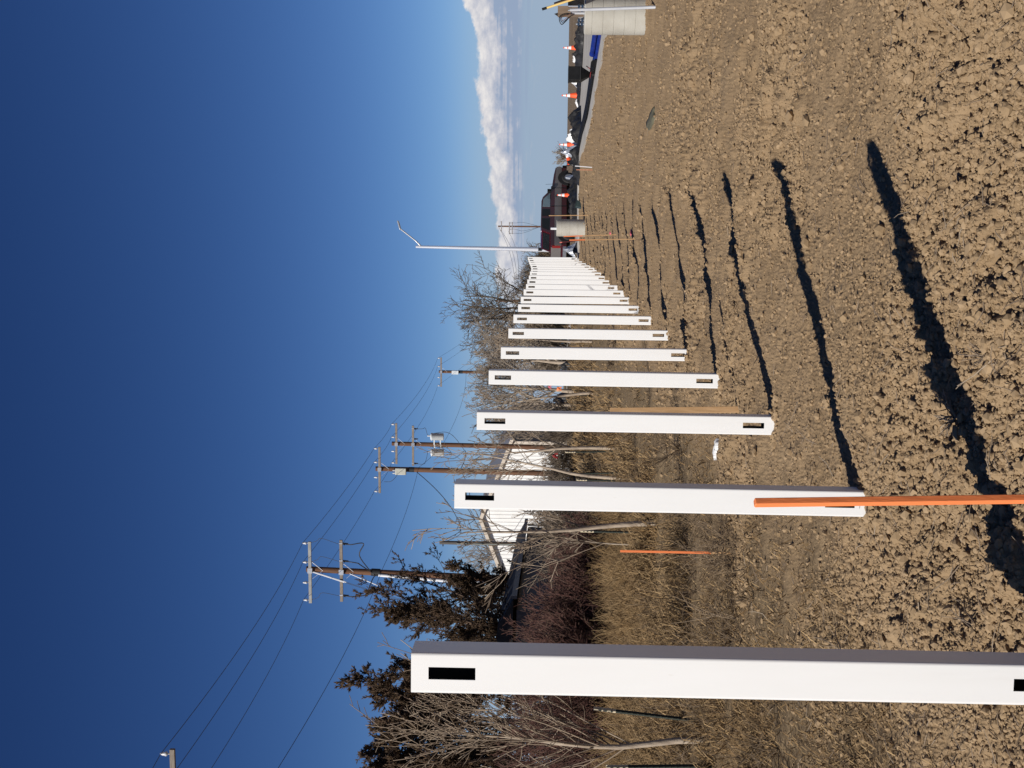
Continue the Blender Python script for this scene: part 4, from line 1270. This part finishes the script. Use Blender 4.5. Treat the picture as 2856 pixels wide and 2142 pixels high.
# junipers -------------------------------------------------------------
JL = [(2135, 31, 1065, 1, 'dense brown juniper at the photo edge, left of the nearest fence post', .00),
      (2015, 32, 1070, 2, 'tall brown juniper directly behind the bare sapling with many upright shoots', -.03),
      (1880, 36, 1150, 3, 'brown juniper standing right behind the nearest fence post', .02),
      (1752, 40, 1055, 4, 'open brown juniper with pointed tips, just right of the nearest fence post', .05),
      (1662, 44, 1262, 5, 'shorter dark juniper in front of the leaning utility pole', .03)]
for py, D, tp, sd_, lab, ln in JL:
    t, g, H, aP, rg = tree('juniper', lab, 'juniper', 1600, py, D, tp, 300 + sd_, dict(trunk=.95, minr=.006, ttaper=.12), m_jun_trunk, m_jun_trunk, 'brown junipers on the left', .12, (ln, 0),
                           [L(14 if sd_ > 3 else 17, .06, .86, 36, .62 if sd_ < 5 else .52, .6, 7, .75, .10, .25, .55), L(16 if sd_ > 3 else 17, .10, 1, 44, .36, .55, 5, .35, .13, .3, .45)], 10, .04, part='limbs')
    (Pt, Rt_), (P1, R1), (P2, R2) = aP
    src = np.concatenate([P2])
    Q3, R3 = sprout(P2, R2, 8, .05, 1, R_(42), .42, .5, 4, .3, .15, rg, taper=.4, shrink=.35)
    tipQ, tipR = sprout(np.concatenate([P1[:, 3:7], Pt[:, 6:10]]), np.concatenate([R1[:, 3:7], Rt_[:, 6:10]]), 34, .0, 1, R_(42), .20, .5, 4, .3, .12, rg, taper=.4, shrink=.5)
    Qa = np.concatenate([Q3, tipQ]); Ra = np.concatenate([R3, tipR])
    fo = MB()
    tubes(fo, Qa, np.maximum(Ra * .5, .006), 3, 0, rg.random(len(Qa)))
    for nn, rad in ((12, .0125),):
        Q4, R4 = sprout(Qa, Ra, nn, .1, 1, R_(36), .48, .5, 3, .25, .12, rg, taper=.3, shrink=.3)
        ln_ = np.linalg.norm(Q4[:, -1] - Q4[:, 0], axis=1)
        s_ = (np.clip(.065 + .055 * rg.random(len(Q4)), 0, 1) / ln_)[:, None, None]
        Q4 = Q4[:, :1] + (Q4 - Q4[:, :1]) * s_
        w_ = (rad * (.6 + .8 * rg.random(len(Q4))))[:, None] * np.array([[.55, 1, .12]])
        tubes(fo, Q4, w_, 3, 0, np.clip(.5 + .35 * rg.normal(0, 1, len(Q4)), 0, 1))
    fo.build('foliage', m_jun, t)

# pale saplings in a row ----------------------------------------------
sapl = [L(10, .26, .92, 38, .55, .34, 9, .65, .055, .3, .45), L(5, .2, .95, 36, .42, .55, 6, .25, .07, .5, .4), L(3, .25, .95, 38, .42, .8, 5, .1, .09, .7, .3)]
saps = [((1962, 2062), 1150, 'bare pale sapling left of the nearest fence post, crowded with upright shoots', .036, 61, (-.03, 0), [L(34, .20, .9, 34, .62, .32, 10, .6, .05, .25, .45), L(5, .2, .95, 34, .36, .55, 6, .2, .08, .5, .4), L(3, .25, .95, 40, .38, .8, 5, .0, .10, .7, .3)]),
        ((1832, 1458), 1215, 'bare pale sapling right of the sagging cable, before the white shed gable', .042, 62, (.0, 0), sapl),
        ((1738, 1336), 1235, 'bare pale sapling directly behind the right edge of the second fence post', .040, 63, (.02, 0), sapl),
        ((1712, 1249), 1300, 'bare pale sapling below the transformer pole between second and third fence posts', .045, 64, (0, 0), sapl),
        ((1652, 1096), 1345, 'bare pale sapling seen between the third and fourth fence posts', .055, 65, (0, 0), sapl),
        ((1648, 953), 1400, 'slim bare sapling seen between the fifth and sixth fence posts', .05, 66, (0, 0), sapl),
        ((1790, 1520), 1430, 'low bare sapling with drooping twigs beside the green steel post', .014, 67, (.05, 0), sapl)]
for (bp_, tp, lab, rb, sd_, ln, lv) in saps:
    B = gnd(bp_[0], bp_[1], .0)
    tree('bare_sapling', lab, 'bare sapling', 0, bp_[1], 0, tp, sd_, dict(trunk=.9, minr=.0012 + .00018 * B[1], ttaper=.14), m_bark_pale, m_bark_twig, 'pale bare saplings in a row', rb, ln, lv, 10, .05, base=B)

# shrubs ---------------------------------------------------------------


def shrub(name, label, cat, x, y, R, H, n, seed, mat, group, n2=6, n3=4, minr=.004, spread=.55, up=.35):
    rg = np.random.default_rng(seed)
    g = np.array([x, y, hz(x, y) - .03])
    a = rg.random(n) * 6.283; rr = R * .55 * np.sqrt(rg.random(n))
    st = np.stack([rr * np.cos(a), rr * np.sin(a), np.zeros(n)], 1)
    d = np.stack([np.cos(a) * spread * rr / R * 1.6, np.sin(a) * spread * rr / R * 1.6, np.ones(n)], 1) + rg.normal(0, .22, (n, 3)) * [1, 1, .2]
    P = curve_pts(st, d, H * (.55 + .5 * rg.random(n)), 6, up, .10, rg)
    Rd = (minr * 1.9) * np.linspace(1, .5, 6)[None] * (.7 + .6 * rg.random(n))[:, None]
    mb = MB(); tubes(mb, P, Rd, 3, 0, rg.random(n))
    Q, RR = sprout(P, Rd, n2, .15, 1, R_(38), .42, .7, 4, .2, .14, rg); RR = np.maximum(RR, minr * .8); tubes(mb, Q, RR, 3, 0, rg.random(len(Q)))
    Q, RR = sprout(Q, RR, n3, .1, 1, R_(40), .5, .8, 3, .1, .16, rg); RR = np.maximum(RR, minr * .7); tubes(mb, Q, RR, 3, 0, rg.random(len(Q)))
    o = mb.build(name, mat); o.location = [float(q) for q in g]
    return tag(o, label, cat, group)


RS = [(1540, 26.0, 1.35, 'red twig shrub in front of the low dark house, farthest right'), (1597, 25.0, 1.4, 'red twig shrub below the leaning utility pole'), (1655, 25.5, 1.55, 'red twig shrub below the short dark juniper'),
      (1712, 24.5, 1.6, 'red twig shrub right beside the tall open juniper foot'), (1768, 25.0, 1.95, 'red twig shrub touching the right edge of the nearest fence post'), (1850, 24.0, 2.1, 'red twig shrub hidden behind the nearest fence post'),
      (1945, 24.5, 2.2, 'red twig shrub just left of the nearest fence post'), (2020, 24.0, 2.2, 'red twig shrub behind the crowded bare sapling'), (2095, 25.0, 2.2, 'red twig shrub at the photo edge under the dense juniper')]
for k, (py, D, H, lab) in enumerate(RS):
    x = (1071 - py) / FPX * D
    shrub('red_twig_shrub', lab, 'shrub', x, D, .62, H, 85, 500 + k, m_red_twig, 'red twig shrubs under the junipers', 6, 5, .0062, .8, .25)
for k, (py, D, H, lab) in enumerate([(1470, 33, 2.0, 'dark brown twiggy bush under the white shed, right of the red shrubs'), (1415, 36, 1.9, 'dark brown twiggy bush behind the second fence post'), (1300, 60, 1.7, 'low brown bush at the foot of the white shed wall'), (1180, 58, 2.0, 'brown twiggy bush behind the third fence post')]):
    shrub('twiggy_bush', lab, 'bush', (1071 - py) / FPX * D, D, .8, H, 80, 540 + k, m_bark_dark, 'brown bushes in the grass', 6, 4, .005 + .0001 * D, .7, .2)

# far bare trees and brush ---------------------------------------------
big = [L(12, .30, .95, 50, 1.0, .62, 9, .35, .13, .3, .35), L(7, .2, .95, 45, .50, .6, 6, .25, .16, .35, .4), L(5, .15, .95, 45, .50, .6, 5, .2, .18, .4, .3), L(4, .2, .95, 42, .55, .7, 4, .15, .18, .6, .3)]
med = [L(16, .12, .95, 36, .70, .6, 7, .4, .11, .3, .45), L(8, .15, .95, 40, .48, .6, 5, .25, .15, .4, .4), L(6, .15, .95, 42, .5, .7, 4, .15, .17, .6, .3)]
far = [(872, 120, 1232, 'large dark bare tree with arching limbs above the seventh and eighth fence posts', .30, big, m_bark_dark, .62),
       (930, 112, 1345, 'grey bare tree leaning against the large dark bare tree', .14, med, m_bark_grey, .9),
       (968, 98, 1352, 'grey bare tree seen between the fifth and sixth posts', .12, med, m_bark_grey, .9),
       (1012, 86, 1340, 'thick grey bare tree seen between the fourth and fifth posts', .13, med, m_bark_grey, .9),
       (1052, 80, 1335, 'grey bare tree behind the fourth fence post', .12, med, m_bark_grey, .9),
       (1092, 66, 1322, 'grey bare tree right of the third fence post, with spreading twigs', .11, med, m_bark_grey, .9),
       (1130, 72, 1330, 'grey bare tree touching the right edge of the third fence post', .11, med, m_bark_grey, .9),
       (1195, 78, 1352, 'grey bare tree left of the third fence post, before the shed side wall', .10, med, m_bark_grey, .9),
       (1545, 135, 1288, 'faint bare tree rising behind the left slope of the white shed roof', .16, med, m_bark_grey, .8),
       (1478, 140, 1325, 'faint bare tree peeking over the white shed ridge', .14, med, m_bark_grey, .8)]
for k, (py, D, tp, lab, rb, lv, mt, tk) in enumerate(far):
    tree('bare_tree', lab, 'bare tree', 1580, py, D, tp, 700 + k, dict(trunk=tk * .9, minr=.00015 * D, ttaper=.3), M('dark_bark', (.10, .078, .06), (.06, .047, .037), 6, .9) if k == 0 else m_bark_pale, mt, 'bare trees behind the fence row', rb, (-.05 if k == 0 else 0, 0), lv, 9, .07)
bb = [(845, 118, 4.4, 1.6), (820, 122, 4.9, 1.8), (797, 118, 4.6, 1.8), (775, 122, 4.3, 1.7), (752, 118, 3.6, 1.7), (730, 124, 3.1, 1.8), (706, 124, 2.4, 1.6), (905, 104, 3.6, 1.6), (950, 96, 3.2, 1.6), (1000, 92, 3.4, 1.7)]
bl = ['behind the eighth fence post', 'above the ninth and tenth fence posts', 'above the eleventh fence post', 'above the twelfth and thirteenth fence posts', 'above the fifteenth fence post', 'above the eighteenth fence post', 'between the last fence post and the street lamp', 'behind the sixth fence post', 'between the fifth and sixth fence posts', 'between the fourth and fifth fence posts']
for k, ((py, D, H, R), lab) in enumerate(zip(bb, bl)):
    shrub('brush_clump', 'tan leafless brush clump ' + lab, 'brush', (1071 - py) / FPX * D, D, R, H, 120, 760 + k, m_brush if k % 3 else m_bark_grey, 'tan brush beyond the fence', 6, 4, .017, .55, .3)
shrub('brush_clump', 'lone leafless bush on the field skyline above the tipped red cone', 'brush', (1071 - 436) / FPX * 190, 190, 1.6, 2.3, 40, 790, m_bark_grey, 'tan brush beyond the fence', 5, 3, .022, .9, .1)
t, g, H, aP, rg = tree('small_conifer', 'small dull green conifer left of the third fence post, behind the shed wall', 'conifer', 1560, 1172, 118, 1372, 800, dict(trunk=.95, minr=.01), m_jun_trunk, m_jun_trunk, None, .15, (0, 0), [L(60, .08, .98, 62, .42, .4, 4, .3, .1, .3, .8)], 9, .02, part='limbs')
fo = MB(); Q, RR = sprout(aP[1][0], aP[1][1], 40, .1, 1, R_(40), .35, .5, 3, .2, .12, rg); tubes(fo, Q, np.full(RR.shape, .045) * np.array([[.5, 1, .1]]), 3, 0, rg.random(len(Q))); fo.build('foliage', m_jun_g, t)

# steel T posts --------------------------------------------------------


def tpost(label, bot, top, Dbase=None):
    B = gnd(*bot, 0.0); Tp = at(*top, B[1])
    t = thing('steel_post', label, 'steel post', (B[0], B[1], hs(B[0], B[1]) - .02), 0, 'green steel posts in the grass')
    v = Tp - B; Ln = np.linalg.norm(v); d = v / Ln
    q = Vector((0, 0, 1)).rotation_difference(Vector(d)); t.rotation_mode = 'QUATERNION'; t.rotation_quaternion = q
    mb = MB().box((0, 0, Ln * .39), (.035, .006, Ln * .82)).box((0, -.017, Ln * .39), (.005, .028, Ln * .82))
    for k in range(int(Ln * .8 / .055)): mb.box((0, -.035, .03 + k * .055), (.014, .012, .02))
    mb.build('shaft', m_tgreen, t)
    mb = MB().box((0, 0, Ln * .9), (.036, .007, Ln * .2)).box((0, -.017, Ln * .9), (.006, .029, Ln * .2))
    for k in range(3): mb.box((0, -.035, Ln * .82 + .02 + k * .055), (.015, .013, .02), 1)
    mb.build('painted_tip', [m_cream, m_tgreen], t)


for lab, b_, tp in [('steel post leaning beside the crowded bare sapling', (1962, 2012), (1655, 1976)), ('cream tipped steel post at the photo edge, left of the crowded sapling', (1988, 2136), (1682, 2139)),
                    ('green steel post standing before the red shrubs right of the far orange stake', (1805, 1486), (1618, 1481)), ('cream tipped steel post left of the sapling below the transformer pole', (1714, 1259), (1572, 1261)),
                    ('short cream tipped steel post right of the second fence post', (1730, 1318), (1588, 1322)), ('steel post half covered by the second fence post edge', (1745, 1342), (1600, 1338)),
                    ('steel post beside the sapling between third and fourth fence posts', (1650, 1103), (1574, 1100))]:
    tpost(lab, b_, tp)
# orange ribbons tied to twigs
for k, (px, py, D, lab) in enumerate([(1557, 1084, 44, 'round orange ribbon knot hanging right of the third fence post'), (1546, 1271, 28.2, 'red orange ribbon tied on a sapling below the transformer pole'), (1532, 1079, 44.2, 'faded pink ribbon end above the round orange ribbon knot')]):
    c0 = at(px, py, D); r = .06 if k == 0 else .04
    rg = np.random.default_rng(900 + k)
    V = ICV2 * (1 + rg.normal(0, .22, (len(ICV2), 1))) * [r, r * .7, r]
    mb = MB().add(V, ICF2, 0, True)
    for s in (-1, 1): mb.add(np.array([(s * .01, -.02, 0), (s * .05, -.02, 0), (s * .07, -.03, -r * 1.9), (s * .02, -.02, -r * 1.9), (s * .01, .0, 0), (s * .05, .0, 0), (s * .07, -.01, -r * 1.9), (s * .02, .0, -r * 1.9)]), [[0, 3, 2, 1], [4, 5, 6, 7], [0, 1, 5, 4], [1, 2, 6, 5], [2, 3, 7, 6], [3, 0, 4, 7]])
    o = mb.build('flagging_ribbon', [m_orange, m_red, m_pink][k]); o.location = [float(q) for q in c0]
    tag(o, lab, 'ribbon', 'flagging ribbons')

# dry grass ------------------------------------------------------------
mb = MB()
N = 420000
D = 1 / (1 / 80 + rng.random(N) ** .9 * (1 / 3.4 - 1 / 80)); th = np.radians(rng.uniform(-21, 9, N))
x, y = D * np.sin(th), D * np.cos(th)
cl_ = fbm(x * 1.2, y * 1.2, 3, 401); cl2 = fbm(x * .35, y * .35, 2, 411)
sw_ = soilw(x, y)
off = rowx(y) - 1.05 - x
dens = np.clip(.45 + 1.3 * cl_ + .6 * cl2, .06, 1) * (.25 + .75 * sstep(.2, 2.0, off))
keep = (rng.random(N) < dens) & (rng.random(N) > sw_ * .985) & (off > -1.2)
x, y, D, off, cl_ = x[keep], y[keep], D[keep], off[keep], cl_[keep]
tall = np.clip(sstep(.5, 2.8, off + 1.6 * cl_) * sstep(4, 13, D + 7 * fbm(x * .8, y * .8, 3, 431)), 0, 1)
n = len(x)
Ln = (.08 + .07 * rng.random(n)) * (1 - tall) + (.22 + .30 * rng.random(n) + .35 * np.clip(cl_, -.3, .5)) * tall
a = rng.random(n) * 6.283
tilt = np.where(rng.random(n) < tall * .8, rng.uniform(.1, 1.0, n), rng.uniform(.5, 1.5, n))
d = np.stack([np.cos(a) * np.sin(tilt), np.sin(a) * np.sin(tilt), np.cos(tilt)], 1)
st = np.stack([x, y, hsurf(x, y) - .01], 1)
bend = np.stack([np.cos(a), np.sin(a), np.full(n, -.7)], 1) * (Ln * .35)[:, None]
m1 = st + d * (Ln * .55)[:, None]; tp_ = st + d * Ln[:, None] + bend
w = (.0013 + .00033 * D)[:, None]
side = np.stack([-np.sin(a + 1.0), np.cos(a + 1.0), np.zeros(n)], 1)
V = np.stack([st - side * w, st + side * w, m1 - side * w * .8, m1 + side * w * .8, tp_], 1).reshape(-1, 3)
i5 = np.arange(n)[:, None] * 5
vv = np.clip(rng.random(n) * .7 + .3 * (cl_ + .5), 0, 1)
mb.add(V, i5 + np.array([[0, 1, 3, 2]]), 0, False, np.repeat(vv, 5)); mb.ch.append((np.zeros((0, 3)), i5 - len(V) + np.array([[2, 3, 4]]), 0, False, None))
o = mb.build('dry_grass', m_grass); tag(o, 'dry tan grass and straw left of the fence row', 'dry grass', kind='stuff')
# broken weeds tangled through the grass
NW = 1500
D = 1 / (1 / 45 + rng.random(NW) * (1 / 5.5 - 1 / 45)); th = np.radians(rng.uniform(-20, 4, NW)); x, y = D * np.sin(th), D * np.cos(th)
off = rowx(y) - 1.0 - x
keep = (off > .1) & (rng.random(NW) < .35 + 1.6 * fbm(x * .6, y * .6, 3, 441).clip(-.2, .4)); x, y, D = x[keep], y[keep], D[keep]
n = len(x); nn = 7
X_, Y_ = np.repeat(x, nn), np.repeat(y, nn)
a = rng.random(n * nn) * 6.283; tl = rng.uniform(.2, 1.25, n * nn)
P = curve_pts(np.stack([X_, Y_, np.repeat(hsurf(x, y), nn)], 1), np.stack([np.cos(a) * np.sin(tl), np.sin(a) * np.sin(tl), np.cos(tl)], 1), np.repeat(rng.uniform(.18, .55, n), nn) * rng.uniform(.5, 1.1, n * nn), 5, -.25, .2)
Rd = (.0013 + .00026 * np.repeat(D, nn))[:, None] * np.linspace(1, .5, 5)[None]
mb = MB(); vv = np.repeat(rng.random(n), nn); tubes(mb, P, Rd, 3, 0, vv)
Q, RR = sprout(P, Rd, 4, .2, 1, R_(40), .42, .75, 3, 0, .15, rng); tubes(mb, Q, RR, 3, 0, np.repeat(vv, 4))
o = mb.build('dead_weeds', MV('dead_weed_stems', [(.13, .088, .052), (.21, .15, .09), (.085, .058, .036), (.28, .21, .14)])); tag(o, 'tangled brown dead weeds standing in the dry grass', 'dead weeds', kind='stuff')
# taller straw weeds in front of the red shrubs
NW = 520
D = rng.uniform(17, 25.5, NW); th = np.radians(rng.uniform(-18.5, -5.5, NW)); x, y = D * np.sin(th), D * np.cos(th); n = NW; nn = 9
X_, Y_ = np.repeat(x, nn) + rng.normal(0, .08, n * nn), np.repeat(y, nn) + rng.normal(0, .08, n * nn)
a = rng.random(n * nn) * 6.283; tl = rng.uniform(.05, .8, n * nn)
P = curve_pts(np.stack([X_, Y_, np.repeat(hsurf(x, y), nn)], 1), np.stack([np.cos(a) * np.sin(tl), np.sin(a) * np.sin(tl), np.cos(tl)], 1), np.repeat(rng.uniform(.35, .85, n) * sstep(15, 24, D).clip(.5, 1), nn) * rng.uniform(.5, 1.1, n * nn), 6, -.5, .12)
Rd = (.0013 + .00026 * np.repeat(D, nn))[:, None] * np.linspace(1, .4, 6)[None]
mb = MB(); vv = np.clip(np.repeat(rng.random(n), nn) + rng.normal(0, .12, n * nn), 0, 1); tubes(mb, P, Rd, 3, 0, vv)
Q, RR = sprout(P, Rd, 3, .3, 1, R_(30), .4, .75, 4, -.1, .12, rng); tubes(mb, Q, RR, 3, 0, np.repeat(vv, 3))
o = mb.build('tall_grass', m_grass); tag(o, 'tall tan grass tufts in front of the red twig shrubs', 'tall grass', kind='stuff')
# straw and fine roots mixed into the soil
mb = MB(); N = 2600
D = 1 / (1 / 25 + rng.random(N) * (1 / 3.3 - 1 / 25)); th = np.radians(rng.uniform(-22, 22, N)); x, y = D * np.sin(th), D * np.cos(th)
keep = (x < 8.5) & (rng.random(N) < .35 + .6 * sstep(2.5, -1, x - rowx(y))); x, y = x[keep], y[keep]
n = len(x); a = rng.random(n) * 6.283
d = np.stack([np.cos(a), np.sin(a), rng.normal(.05, .12, n)], 1); Ln = np.exp(rng.normal(math.log(.07), .5, n)).clip(.03, .3)
P = curve_pts(np.stack([x, y, hsurf(x, y) + .012], 1), d, Ln, 4, 0, .25)
tubes(mb, P, np.full((n, 4), .0016) * (1 + .12 * np.hypot(x, y))[:, None] * np.array([[1, .9, .7, .4]]), 3, 0, rng.random(n))
o = mb.build('straw', m_bark_twig); tag(o, 'bits of pale straw and root on the soil', 'straw', kind='stuff')
# single dead plants lying on the soil
for k, (px, py, lab, nn, Lw, vert) in enumerate([(2745, 1000, 'pale forked root lying on clods at the photo edge, right of the nearest shadow', 5, .22, .12), (2640, 1165, 'small dead weed tuft at the edge of the nearest post shadow', 14, .12, .9), (2690, 1740, 'thin dead twig beside the nearest fence post foot', 4, .25, .1), (2330, 1830, 'dead weed stalks lying left of the nearest fence post', 7, .22, .3)]):
    c0 = gnd(px, py, .03); rg = np.random.default_rng(950 + k)
    a = rg.uniform(0, 6.28) + rg.normal(0, .5, nn) if k != 1 else rg.random(nn) * 6.28
    d = np.stack([np.cos(a), np.sin(a), np.full(nn, vert) * rg.uniform(.5, 1.3, nn)], 1)
    P = curve_pts(np.zeros((nn, 3)) + rg.normal(0, .012, (nn, 3)) * [1, 1, 0], d, Lw * rg.uniform(.6, 1.1, nn), 6, -.1, .14, rg)
    Rd = np.full((nn, 6), .0034) * np.linspace(1, .5, 6)[None]
    mb = MB(); tubes(mb, P, Rd, 4, 0, rg.random(nn))
    Q, RR = sprout(P, Rd, 3, .3, .95, R_(35), .4, .8, 4, .0, .12, rg); tubes(mb, Q, np.maximum(RR, .0015), 3, 0, rg.random(len(Q)))
    o = mb.build('dead_weed', m_bark_twig); o.location = (c0[0], c0[1], hs(c0[0], c0[1]) + .012)
    tag(o, lab, 'dead weed', 'dead plants on the soil')
